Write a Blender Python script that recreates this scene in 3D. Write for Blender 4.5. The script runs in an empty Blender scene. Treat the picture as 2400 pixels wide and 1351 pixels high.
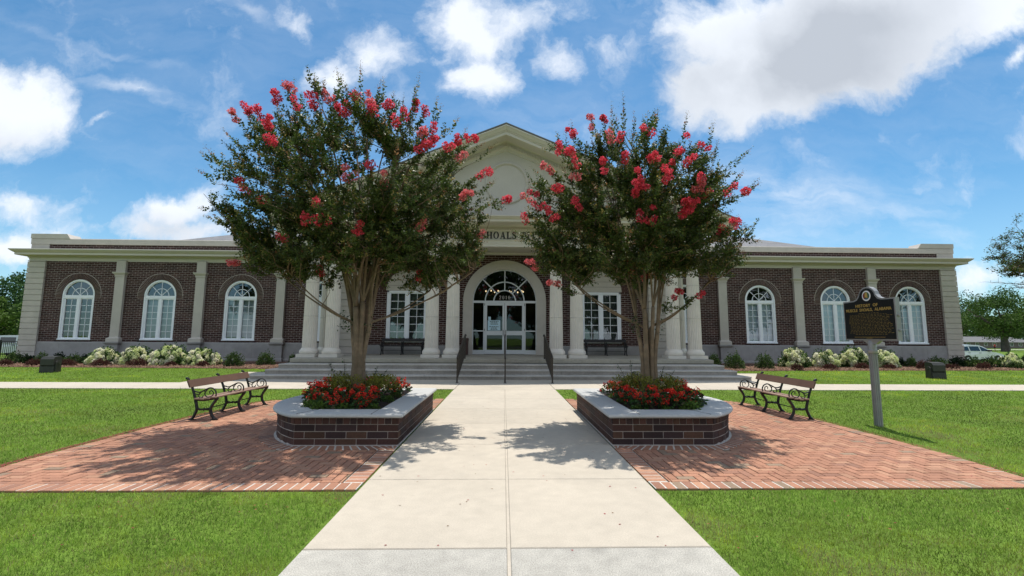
import bpy, math, random
import numpy as np
from mathutils import Vector, Matrix
rnd = random.Random(7)
scene = bpy.context.scene
COL = scene.collection
PI = math.pi

# ------------------------------------------------------------------ materials
MATS = {}
def mat(name, base, rough=.8, noise=None, bump=None, attr=False, metal=0., spec=.4, trans=0., sheen=0, mottle=None, coat=0):
    """procedural principled material; noise=(scale, amount) tints, mottle=(scale, colour, amount) stains"""
    m = bpy.data.materials.new(name); m.use_nodes = True
    nt = m.node_tree; N = nt.nodes; L = nt.links
    p = N['Principled BSDF']; out = N['Material Output']
    p.inputs['Roughness'].default_value = rough
    p.inputs['Metallic'].default_value = metal
    p.inputs['Specular IOR Level'].default_value = spec
    if coat: p.inputs['Coat Weight'].default_value = coat
    tc = N.new('ShaderNodeTexCoord')
    if attr:
        a = N.new('ShaderNodeAttribute'); a.attribute_name = 'Col'; src = a.outputs['Color']
    else:
        r = N.new('ShaderNodeRGB'); r.outputs[0].default_value = (*base, 1); src = r.outputs[0]
    if noise:
        for sc, am in (noise if isinstance(noise, list) else [noise]):
            n = N.new('ShaderNodeTexNoise'); n.inputs['Scale'].default_value = sc; n.inputs['Detail'].default_value = 5
            L.new(tc.outputs['Object'], n.inputs['Vector'])
            mr = N.new('ShaderNodeMapRange'); mr.inputs[1].default_value = .3; mr.inputs[2].default_value = .7
            mr.inputs[3].default_value = 1-am; mr.inputs[4].default_value = 1+am
            L.new(n.outputs[0], mr.inputs[0])
            mx = N.new('ShaderNodeVectorMath'); mx.operation = 'SCALE'
            L.new(src, mx.inputs[0]); L.new(mr.outputs[0], mx.inputs['Scale']); src = mx.outputs[0]
    if mottle:
        for sc, c, am, lo in (mottle if isinstance(mottle, list) else [mottle]):
            n = N.new('ShaderNodeTexNoise'); n.inputs['Scale'].default_value = sc; n.inputs['Detail'].default_value = 6
            L.new(tc.outputs['Object'], n.inputs['Vector'])
            mr = N.new('ShaderNodeMapRange'); mr.inputs[1].default_value = lo; mr.inputs[2].default_value = lo+.2
            mr.inputs[3].default_value = 0; mr.inputs[4].default_value = am
            L.new(n.outputs[0], mr.inputs[0])
            mx = N.new('ShaderNodeMixRGB'); mx.inputs[2].default_value = (*c, 1)
            L.new(mr.outputs[0], mx.inputs[0]); L.new(src, mx.inputs[1]); src = mx.outputs[0]
    L.new(src, p.inputs['Base Color'])
    if bump:
        n = N.new('ShaderNodeTexNoise'); n.inputs['Scale'].default_value = bump[0]; n.inputs['Detail'].default_value = 4
        L.new(tc.outputs['Object'], n.inputs['Vector'])
        b = N.new('ShaderNodeBump'); b.inputs['Strength'].default_value = bump[1]; b.inputs['Distance'].default_value = bump[2] if len(bump) > 2 else .01
        L.new(n.outputs[0], b.inputs['Height']); L.new(b.outputs[0], p.inputs['Normal'])
    if trans:
        t = N.new('ShaderNodeBsdfTranslucent'); mx = N.new('ShaderNodeMixShader'); mx.inputs[0].default_value = trans
        L.new(src, t.inputs['Color']); L.new(p.outputs[0], mx.inputs[1]); L.new(t.outputs[0], mx.inputs[2]); L.new(mx.outputs[0], out.inputs[0])
    MATS[name] = m
    return m

def brick_mat(name, c1, c2, mortar, bw, bh, msize):
    m = bpy.data.materials.new(name); m.use_nodes = True
    nt = m.node_tree; N = nt.nodes; L = nt.links; p = N['Principled BSDF']
    p.inputs['Roughness'].default_value = .85; p.inputs['Specular IOR Level'].default_value = .25
    tc = N.new('ShaderNodeTexCoord'); sp = N.new('ShaderNodeSeparateXYZ'); L.new(tc.outputs['Object'], sp.inputs[0])
    ad = N.new('ShaderNodeMath'); ad.operation = 'ADD'; L.new(sp.outputs[0], ad.inputs[0]); L.new(sp.outputs[1], ad.inputs[1])
    cb = N.new('ShaderNodeCombineXYZ'); L.new(ad.outputs[0], cb.inputs[0]); L.new(sp.outputs[2], cb.inputs[1])
    br = N.new('ShaderNodeTexBrick'); L.new(cb.outputs[0], br.inputs['Vector'])
    br.inputs['Scale'].default_value = 1; br.inputs['Brick Width'].default_value = bw; br.inputs['Row Height'].default_value = bh
    br.inputs['Mortar Size'].default_value = msize; br.inputs['Mortar Smooth'].default_value = .15
    br.inputs['Color1'].default_value = (*c1, 1); br.inputs['Color2'].default_value = (*c2, 1); br.inputs['Mortar'].default_value = (*mortar, 1)
    br.inputs['Bias'].default_value = -.1
    n = N.new('ShaderNodeTexNoise'); n.inputs['Scale'].default_value = 2.3; n.inputs['Detail'].default_value = 6; L.new(tc.outputs['Object'], n.inputs['Vector'])
    mr = N.new('ShaderNodeMapRange'); mr.inputs[1].default_value = .3; mr.inputs[2].default_value = .7; mr.inputs[3].default_value = .75; mr.inputs[4].default_value = 1.3
    L.new(n.outputs[0], mr.inputs[0])
    n2 = N.new('ShaderNodeTexNoise'); n2.inputs['Scale'].default_value = 60; L.new(tc.outputs['Object'], n2.inputs['Vector'])
    mr2 = N.new('ShaderNodeMapRange'); mr2.inputs[3].default_value = .7; mr2.inputs[4].default_value = 1.3; L.new(n2.outputs[0], mr2.inputs[0])
    mm = N.new('ShaderNodeMath'); mm.operation = 'MULTIPLY'; L.new(mr.outputs[0], mm.inputs[0]); L.new(mr2.outputs[0], mm.inputs[1])
    sc = N.new('ShaderNodeVectorMath'); sc.operation = 'SCALE'; L.new(br.outputs['Color'], sc.inputs[0]); L.new(mm.outputs[0], sc.inputs['Scale'])
    L.new(sc.outputs[0], p.inputs['Base Color'])
    b = N.new('ShaderNodeBump'); b.invert = True; b.inputs['Strength'].default_value = .6; b.inputs['Distance'].default_value = .008
    L.new(br.outputs['Fac'], b.inputs['Height']); L.new(b.outputs[0], p.inputs['Normal'])
    MATS[name] = m; return m

def glass_mat(name, tint=(1, 1, 1), base_refl=.05, rough=.02, ripple=.02):
    m = bpy.data.materials.new(name); m.use_nodes = True
    nt = m.node_tree; N = nt.nodes; L = nt.links; N.remove(N['Principled BSDF']); out = N['Material Output']
    tr = N.new('ShaderNodeBsdfTransparent'); tr.inputs[0].default_value = (*tint, 1)
    gl = N.new('ShaderNodeBsdfGlossy'); gl.inputs['Roughness'].default_value = rough; gl.inputs['Color'].default_value = (.9, .95, 1, 1)
    fr = N.new('ShaderNodeFresnel'); fr.inputs[0].default_value = 1.5
    ad = N.new('ShaderNodeMath'); ad.operation = 'ADD'; ad.inputs[1].default_value = base_refl; L.new(fr.outputs[0], ad.inputs[0])
    tc = N.new('ShaderNodeTexCoord'); n = N.new('ShaderNodeTexNoise'); n.inputs['Scale'].default_value = 1.2; L.new(tc.outputs['Object'], n.inputs['Vector'])
    b = N.new('ShaderNodeBump'); b.inputs['Strength'].default_value = ripple; b.inputs['Distance'].default_value = .1; L.new(n.outputs[0], b.inputs['Height']); L.new(b.outputs[0], gl.inputs['Normal'])
    mx = N.new('ShaderNodeMixShader'); L.new(ad.outputs[0], mx.inputs[0]); L.new(tr.outputs[0], mx.inputs[1]); L.new(gl.outputs[0], mx.inputs[2]); L.new(mx.outputs[0], out.inputs[0])
    MATS[name] = m; return m

def emit_mat(name, c, s):
    m = bpy.data.materials.new(name); m.use_nodes = True; N = m.node_tree.nodes; N.remove(N['Principled BSDF'])
    e = N.new('ShaderNodeEmission'); e.inputs[0].default_value = (*c, 1); e.inputs[1].default_value = s
    m.node_tree.links.new(e.outputs[0], N['Material Output'].inputs[0]); return m

def panel_concrete(name, base, px, py, x0=0., y0=0., jw=.006, spk=.1):
    """cast concrete with faint staining and aggregate"""
    return mat(name, base, .9, noise=[(.6, .07), (7, .05), (90, spk)], bump=(120, .25, .004), mottle=[(1.1, (.30, .27, .23), .35, .56), (2.3, (.33, .31, .29), .45, .64), (3.7, (.30, .25, .20), .4, .66), (9, (.24, .20, .16), .45, .68)])

M_CONC = panel_concrete('walk_concrete', (.485, .43, .355), 1, 1)
M_CONC2 = mat('grey_worn_concrete', (.40, .38, .34), .92, noise=[(.7, .12), (8, .1), (110, .34)], bump=(140, .4, .005), mottle=[(1.6, (.14, .135, .13), .75, .60), (70, (.46, .34, .22), .5, .64), (95, (.7, .68, .64), .5, .7)])
M_JOINT = mat('joint_sand', (.10, .085, .07), .95, noise=(30, .3))
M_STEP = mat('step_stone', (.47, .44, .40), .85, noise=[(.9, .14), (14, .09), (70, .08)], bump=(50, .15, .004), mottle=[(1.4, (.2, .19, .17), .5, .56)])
M_RISER = mat('shade_toned_riser', (.33, .305, .275), .9, noise=[(.9, .18), (14, .12), (70, .08)], bump=(50, .15, .004), mottle=[(1.4, (.13, .125, .11), .5, .54)])  # step stone with darker base and blotches, painting shade into the risers
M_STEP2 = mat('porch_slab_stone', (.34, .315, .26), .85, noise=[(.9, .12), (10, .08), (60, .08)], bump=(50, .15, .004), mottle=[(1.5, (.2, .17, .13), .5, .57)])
M_STONE = mat('cast_stone', (.51, .468, .42), .88, noise=[(.6, .06), (3, .05), (40, .05)], bump=(60, .12, .003), mottle=[(.9, (.36, .34, .3), .35, .6)])
M_PLINTH = mat('plinth_stone', (.33, .315, .31), .88, noise=[(.6, .1), (4, .08), (40, .05)], bump=(60, .12, .003), mottle=[(.7, (.22, .22, .23), .6, .55)])
M_COLUMN = mat('column_stone', (.66, .615, .555), .85, noise=[(.8, .05), (5, .04)], bump=(70, .08, .003), mottle=[(1.2, (.44, .42, .36), .3, .6)])
M_TRIM = mat('cream_paint', (.57, .53, .465), .55, noise=[(.5, .04)], mottle=[(.8, (.45, .43, .34), .3, .62)])
M_STUCCO = mat('tympanum_stucco', (.53, .49, .445), .9, noise=[(.8, .05), (25, .04)], bump=(90, .2, .004))
M_WHITE = mat('white_frame', (.86, .88, .93), .45, noise=[(2, .03)])
M_ALU = mat('painted_aluminium', (.62, .64, .66), .4, noise=[(3, .03)])
M_BRICK = brick_mat('dark_brick', (.038, .017, .015), (.070, .030, .025), (.32, .27, .25), .3048, .1016, .0085)
M_RBRICK = mat('arch_brick', (.08, .04, .033), .85, attr=True, noise=[(30, .2)])
M_MORTAR = mat('mortar', (.46, .40, .36), .95, noise=[(20, .15)])
M_MORTARD = mat('dark_mortar', (.26, .24, .22), .95, noise=[(20, .15)])
M_EFFL = mat('white_mortar', (.56, .53, .48), .95, noise=[(15, .12)], bump=(50, .6, .01))
M_ROOF = mat('grey_shingle', (.19, .19, .20), .9, noise=[(1.5, .12), (14, .2)], bump=(25, .5, .02))
M_GLASS = glass_mat('window_glass', (.93, .96, .97), .09)
M_GLASSD = glass_mat('door_glass', (.40, .42, .44), .02, ripple=.015)
M_BLIND = mat('pale_blind', (.68, .78, .90), .8, noise=[(3, .04)])
M_BLIND2 = mat('grey_blind', (.40, .46, .52), .8, noise=(3, .06))
M_CURT = mat('dim_curtain', (.075, .085, .08), .9, noise=[(4, .35)])
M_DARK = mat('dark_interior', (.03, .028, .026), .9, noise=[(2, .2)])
M_BRONZE = mat('dark_bronze', (.035, .027, .022), .45, noise=[(20, .15)], spec=.5)
M_IRON = mat('black_iron', (.012, .012, .013), .42, noise=[(40, .2)], bump=(120, .15, .002), spec=.5)
M_PLANK = mat('brown_plank', (.15, .085, .062), .6, noise=[(3, .12), (50, .1)], bump=(60, .1, .002), mottle=[(22, (.35, .3, .27), .5, .74)])
M_PLANK2 = mat('worn_seat_plank', (.27, .17, .125), .6, noise=[(3, .12), (50, .1)], bump=(60, .1, .002), mottle=[(9, (.4, .33, .28), .4, .62)])
M_BLACKWOOD = mat('black_slat', (.018, .016, .016), .6, noise=[(5, .15)])
M_COPING = mat('coping_stone', (.47, .47, .46), .75, noise=[(1.2, .06), (30, .05)], bump=(80, .1, .003), mottle=[(2.2, (.36, .35, .33), .35, .6)])
M_SOIL = mat('dark_mulch', (.035, .022, .016), .95, noise=[(30, .5)], bump=(40, 1, .04))
M_GREYMETAL = mat('grey_metal', (.33, .33, .34), .42, noise=[(6, .08), (60, .05)], spec=.5, metal=.15)
M_SIGNBLACK = mat('sign_black', (.006, .007, .009), .35, noise=[(8, .1)])
M_GOLD = mat('sign_gold', (.52, .36, .10), .45, noise=[(30, .1)])
M_LETTER = mat('black_letter', (.008, .008, .008), .5, noise=[(8, .1)])
M_FLOOD = mat('bronze_housing', (.040, .040, .036), .5, noise=[(8, .15)], spec=.4)
M_BARK = mat('crape_bark', (.21, .15, .10), .75, noise=[(2.2, .25), (14, .18)], bump=(14, .5, .01), mottle=[(3.1, (.08, .065, .045), .7, .52), (2.2, (.27, .14, .09), .6, .64)])
M_BARK2 = mat('rough_bark', (.09, .075, .06), .95, noise=[(3, .3), (14, .3)], bump=(12, 1, .03))
M_LEAF = mat('leaf', (.05, .09, .03), .5, attr=True, spec=.4, trans=.32)
M_LEAFM = mat('matte_leaf', (.05, .09, .03), .7, attr=True, spec=.25, trans=.25)
M_PETAL = mat('petal', (.7, .1, .15), .6, attr=True, spec=.2, trans=.42)
M_GRASS = mat('grass_blade', (.1, .2, .03), .6, attr=True, spec=.25, trans=.35)
M_ASPH = mat('asphalt', (.06, .06, .062), .95, noise=[(1, .15), (60, .2)])
M_PAVER = mat('paver', (.4, .2, .13), .88, attr=True, noise=[(1.3, .08), (40, .12)], bump=(50, .35, .004), mottle=[(1.7, (.20, .15, .12), .35, .62)])
M_DARKBRICK = mat('planter_brick', (.1, .05, .04), .8, attr=True, noise=[(4, .2), (40, .2)], bump=(40, .4, .004))

# ------------------------------------------------------------------ object helpers
def tag(o, label=None, cat=None, group=None, kind=None):
    if label: o['label'] = label
    if cat: o['category'] = cat
    if group: o['group'] = group
    if kind: o['kind'] = kind
    return o
def link(o, parent=None):
    COL.objects.link(o)
    if parent is not None: o.parent = parent
    return o
def empty(name, loc=(0, 0, 0), rz=0, label=None, cat=None, group=None):
    o = bpy.data.objects.new(name, None); o.location = loc; o.rotation_euler = (0, 0, rz); o.empty_display_size = .3
    link(o); tag(o, label, cat, group); return o
def copy_tree(o, parent=None):
    c = o.copy(); COL.objects.link(c); c.parent = parent
    for ch in list(o.children): copy_tree(ch, c)
    return c
def wloc(o):
    v = Vector((0, 0, 0))
    while o is not None: v += o.location; o = o.parent
    return v

class MB:
    def __init__(s): s.v = []; s.f = []; s.c = []; s.mi = []; s.uc = False
    def add(s, vs, fs, col=None, mi=0):
        b = len(s.v); s.v.extend(vs)
        for f in fs:
            s.f.append(tuple(b+i for i in f)); s.c.append(col or (.5, .5, .5)); s.mi.append(mi)
        if col: s.uc = True
        return s
    def quad(s, a, b, c, d, col=None, mi=0): return s.add([a, b, c, d], [(0, 1, 2, 3)], col, mi)
    def box(s, x0, x1, y0, y1, z0, z1, col=None, mi=0):
        v = [(x0, y0, z0), (x1, y0, z0), (x1, y1, z0), (x0, y1, z0), (x0, y0, z1), (x1, y0, z1), (x1, y1, z1), (x0, y1, z1)]
        return s.add(v, [(0, 3, 2, 1), (4, 5, 6, 7), (0, 1, 5, 4), (1, 2, 6, 5), (2, 3, 7, 6), (3, 0, 4, 7)], col, mi)
    def bbox(s, x0, x1, y0, y1, z0, z1, b=.01, col=None, mi=0):
        """box with chamfered top edges"""
        v = [(x0, y0, z0), (x1, y0, z0), (x1, y1, z0), (x0, y1, z0), (x0, y0, z1-b), (x1, y0, z1-b), (x1, y1, z1-b), (x0, y1, z1-b),
             (x0+b, y0+b, z1), (x1-b, y0+b, z1), (x1-b, y1-b, z1), (x0+b, y1-b, z1)]
        return s.add(v, [(0, 3, 2, 1), (8, 9, 10, 11), (0, 1, 5, 4), (1, 2, 6, 5), (2, 3, 7, 6), (3, 0, 4, 7), (4, 5, 9, 8), (5, 6, 10, 9), (6, 7, 11, 10), (7, 4, 8, 11)], col, mi)
    def obox(s, c, ax, ay, az, hx, hy, hz, col=None, mi=0):
        """oriented box: centre, three axes, half sizes"""
        c = Vector(c); ax = Vector(ax)*hx; ay = Vector(ay)*hy; az = Vector(az)*hz
        v = [tuple(c+sx*ax+sy*ay+sz*az) for sz in (-1, 1) for sx, sy in ((-1, -1), (1, -1), (1, 1), (-1, 1))]
        return s.add(v, [(0, 3, 2, 1), (4, 5, 6, 7), (0, 1, 5, 4), (1, 2, 6, 5), (2, 3, 7, 6), (3, 0, 4, 7)], col, mi)
    def prism(s, poly, z0, z1, col=None, mi=0, b=0, plane='xy', rev=False):
        """extrude a polygon; plane xy: along z; xz: poly (x,z) along y from z0 to z1; yz: poly (y,z) along x"""
        n = len(poly)
        mp = {'xy': lambda p, w: (p[0], p[1], w), 'xz': lambda p, w: (p[0], w, p[1]), 'yz': lambda p, w: (w, p[0], p[1])}[plane]
        v = [mp(p, z0) for p in poly]+[mp(p, z1) for p in poly]
        f = [tuple(range(n))[::-1], tuple(range(n, 2*n))]+[(i, (i+1) % n, n+(i+1) % n, n+i) for i in range(n)]
        return s.add(v, f, col, mi)
    def tube(s, pts, rad, n=6, col=None, mi=0, cap=True, flat=None):
        pts = [Vector(p) for p in pts]; m = len(pts)
        if not hasattr(rad, '__len__'): rad = [rad]*m
        rings = []; prev = None
        for i, p in enumerate(pts):
            d = (pts[min(i+1, m-1)]-pts[max(i-1, 0)]).normalized()
            if prev is None:
                u = d.orthogonal().normalized() if flat is None else (Vector(flat)-d*Vector(flat).dot(d)).normalized()
            else: u = (prev-d*prev.dot(d)).normalized()
            prev = u; w = d.cross(u)
            rings.append([tuple(p+(u*math.cos(2*PI*k/n)+w*math.sin(2*PI*k/n))*rad[i]) for k in range(n)])
        v = [q for r in rings for q in r]; f = []
        for i in range(m-1):
            for k in range(n): f.append((i*n+k, i*n+(k+1) % n, (i+1)*n+(k+1) % n, (i+1)*n+k))
        if cap: f.append(tuple(range(n))[::-1]); f.append(tuple((m-1)*n+k for k in range(n)))
        return s.add(v, f, col, mi)
    def lathe(s, prof, c=(0, 0, 0), n=24, mod=None, col=None, mi=0, cap=True):
        """prof [(r,z)] around z axis at c; mod(k,i)->radius factor"""
        v = []
        for i, (r, z) in enumerate(prof):
            for k in range(n):
                a = 2*PI*k/n; rr = r*(mod(k, i) if mod else 1)
                v.append((c[0]+rr*math.cos(a), c[1]+rr*math.sin(a), c[2]+z))
        f = []
        for i in range(len(prof)-1):
            for k in range(n): f.append((i*n+k, i*n+(k+1) % n, (i+1)*n+(k+1) % n, (i+1)*n+k))
        if cap: f.append(tuple(range(n))[::-1]); f.append(tuple((len(prof)-1)*n+k for k in range(n)))
        return s.add(v, f, col, mi)
    def sweep(s, prof, path, closed=False, capends=True, col=None, mi=0):
        """profile [(d,z)] along path [(x,y)], d is measured to the right of travel, mitred"""
        m = len(path); n = len(prof); v = []
        for i in range(m):
            p = Vector(path[i])
            a = (p-Vector(path[i-1])).normalized() if (i > 0 or closed) else None
            b = (Vector(path[(i+1) % m])-p).normalized() if (i < m-1 or closed) else None
            na = Vector((a.y, -a.x)) if a is not None else None; nb = Vector((b.y, -b.x)) if b is not None else None
            if na is None: d = nb
            elif nb is None: d = na
            else: d = (na+nb); d = d/max(d.dot(na), .25)
            for (q, z) in prof: v.append((p.x+d.x*q, p.y+d.y*q, z))
        f = []
        for i in range(m if closed else m-1):
            j = (i+1) % m
            for k in range(n-1): f.append((i*n+k, j*n+k, j*n+k+1, i*n+k+1))
        if capends and not closed: f.append(tuple(range(n))); f.append(tuple((m-1)*n+k for k in range(n))[::-1])
        return s.add(v, f, col, mi)
    def build(s, name, mats, parent=None, world=True, smooth=False, flipfix=True):
        if not s.v: return None
        me = bpy.data.meshes.new(name)
        vs = s.v
        if parent is not None and world:
            o = wloc(parent); vs = [(x-o.x, y-o.y, z-o.z) for x, y, z in vs]
        me.from_pydata(vs, [], s.f)
        if not isinstance(mats, (list, tuple)): mats = [mats]
        for m in mats: me.materials.append(m)
        if any(s.mi): me.polygons.foreach_set('material_index', s.mi)
        if s.uc:
            at = me.color_attributes.new('Col', 'FLOAT_COLOR', 'CORNER')
            arr = np.ones((len(me.loops), 4), dtype=np.float32); cnt = [len(f) for f in s.f]
            arr[:, :3] = np.repeat(np.array(s.c, dtype=np.float32), cnt, axis=0); at.data.foreach_set('color', arr.ravel())
        if smooth is True: me.shade_smooth()
        elif smooth:
            me.shade_smooth()
            me.set_sharp_from_angle(angle=smooth)
        me.update()
        return link(bpy.data.objects.new(name, me), parent)

def fixn(o):
    import bmesh
    b = bmesh.new(); b.from_mesh(o.data); bmesh.ops.recalc_face_normals(b, faces=b.faces); b.to_mesh(o.data); b.free(); return o

def np_mesh(name, V, k, C, m, parent=None):
    """V (N*k,3) vertices of N separate k-gons, C (N,3) colours"""
    me = bpy.data.meshes.new(name); n = len(V)//k
    me.vertices.add(len(V)); me.vertices.foreach_set('co', np.asarray(V, dtype=np.float32).ravel())
    me.loops.add(n*k); me.loops.foreach_set('vertex_index', np.arange(n*k, dtype=np.int32))
    me.polygons.add(n); me.polygons.foreach_set('loop_start', np.arange(0, n*k, k, dtype=np.int32)); me.polygons.foreach_set('loop_total', np.full(n, k, dtype=np.int32))
    me.update(calc_edges=True)
    if C is not None:
        at = me.color_attributes.new('Col', 'FLOAT_COLOR', 'CORNER'); a = np.ones((n*k, 4), dtype=np.float32); a[:, :3] = np.repeat(C, k, axis=0)
        at.data.foreach_set('color', a.ravel())
    me.materials.append(m)
    return link(bpy.data.objects.new(name, me), parent)

def leaves(P, D, ln, wd, rs, upbias=.5, fold=.15):
    """leaf rhombi at P (N,3) pointing along D (N,3)"""
    n = len(P); D = D/np.linalg.norm(D, axis=1, keepdims=True)
    U = rs.normal(size=(n, 3)); U[:, 2] += upbias*2; S = np.cross(D, U); S /= np.linalg.norm(S, axis=1, keepdims=True)+1e-9
    Nn = np.cross(S, D); ln = np.broadcast_to(ln, n)[:, None]; wd = np.broadcast_to(wd, n)[:, None]
    V = np.stack([P, P+D*ln*.5+S*wd*.5+Nn*ln*fold, P+D*ln-Nn*ln*.05, P+D*ln*.5-S*wd*.5+Nn*ln*fold], axis=1)
    return V.reshape(-1, 3)

def spline(pts, n=6):
    pts = [Vector(p) for p in pts]; P = [pts[0]*2-pts[1]]+pts+[pts[-1]*2-pts[-2]]; out = []
    for i in range(1, len(P)-2):
        for k in range(n):
            t = k/n; a, b, c, d = P[i-1], P[i], P[i+1], P[i+2]
            out.append(.5*((2*b)+(c-a)*t+(2*a-5*b+4*c-d)*t*t+(3*b-a-3*c+d)*t*t*t))
    out.append(pts[-1]); return out

def text_obj(txt, size, depth, m, parent, fn, name, bold=0., xs=1., align='CENTER', spacing=1.):
    """real lettering as a mesh; fn maps (x,y,z) of the flat text to world coordinates"""
    cu = bpy.data.curves.new('t', 'FONT'); cu.body = txt; cu.size = size; cu.extrude = depth; cu.offset = bold; cu.align_x = align; cu.space_character = spacing; cu.resolution_u = 3
    to = bpy.data.objects.new('t', cu); COL.objects.link(to)
    dg = bpy.context.evaluated_depsgraph_get(); me = bpy.data.meshes.new_from_object(to.evaluated_get(dg))
    bpy.data.objects.remove(to)
    o = wloc(parent) if parent is not None else Vector((0, 0, 0))
    for v in me.vertices: v.co = Vector(fn(v.co.x*xs, v.co.y, v.co.z))-o
    me.materials.clear(); me.materials.append(m); me.name = name
    return link(bpy.data.objects.new(name, me), parent)

# ------------------------------------------------------------------ camera, sun, sky
def camera():
    f, px, psi, th, ro, cx = 1042.8, 1208.1, .02671, .11043, .005523, -.0546
    F = Vector((math.sin(psi)*math.cos(th), math.cos(psi)*math.cos(th), math.sin(th))); r = Vector((math.cos(psi), -math.sin(psi), 0)); u = r.cross(F)
    r2 = r*math.cos(ro)+u*math.sin(ro); u2 = -r*math.sin(ro)+u*math.cos(ro)
    cd = bpy.data.cameras.new('camera'); cd.sensor_width = 36; cd.lens = 36*f/2400; cd.shift_x = -(px-1200)/2400; cd.clip_end = 3000; cd.clip_start = .05
    o = bpy.data.objects.new('camera', cd); COL.objects.link(o)
    M = Matrix(((r2.x, u2.x, -F.x, cx), (r2.y, u2.y, -F.y, 0), (r2.z, u2.z, -F.z, 1.56), (0, 0, 0, 1)))
    o.matrix_world = M; scene.camera = o
camera()
SUNV = Vector((-.095, -.295, -1)).normalized()
sl = bpy.data.lights.new('sun', 'SUN'); sl.energy = 3.75; sl.angle = math.radians(.53); sl.color = (1, .95, .86)
so = bpy.data.objects.new('sun', sl); COL.objects.link(so); so.rotation_euler = SUNV.to_track_quat('-Z', 'Y').to_euler()
scene.view_settings.view_transform = 'Standard'; scene.view_settings.look = 'None'; scene.view_settings.exposure = 0.38; scene.view_settings.gamma = 1
scene.cycles.max_bounces = 8; scene.cycles.transparent_max_bounces = 12; scene.cycles.caustics_reflective = False; scene.cycles.caustics_refractive = False
scene.cycles.use_denoising = True

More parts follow.
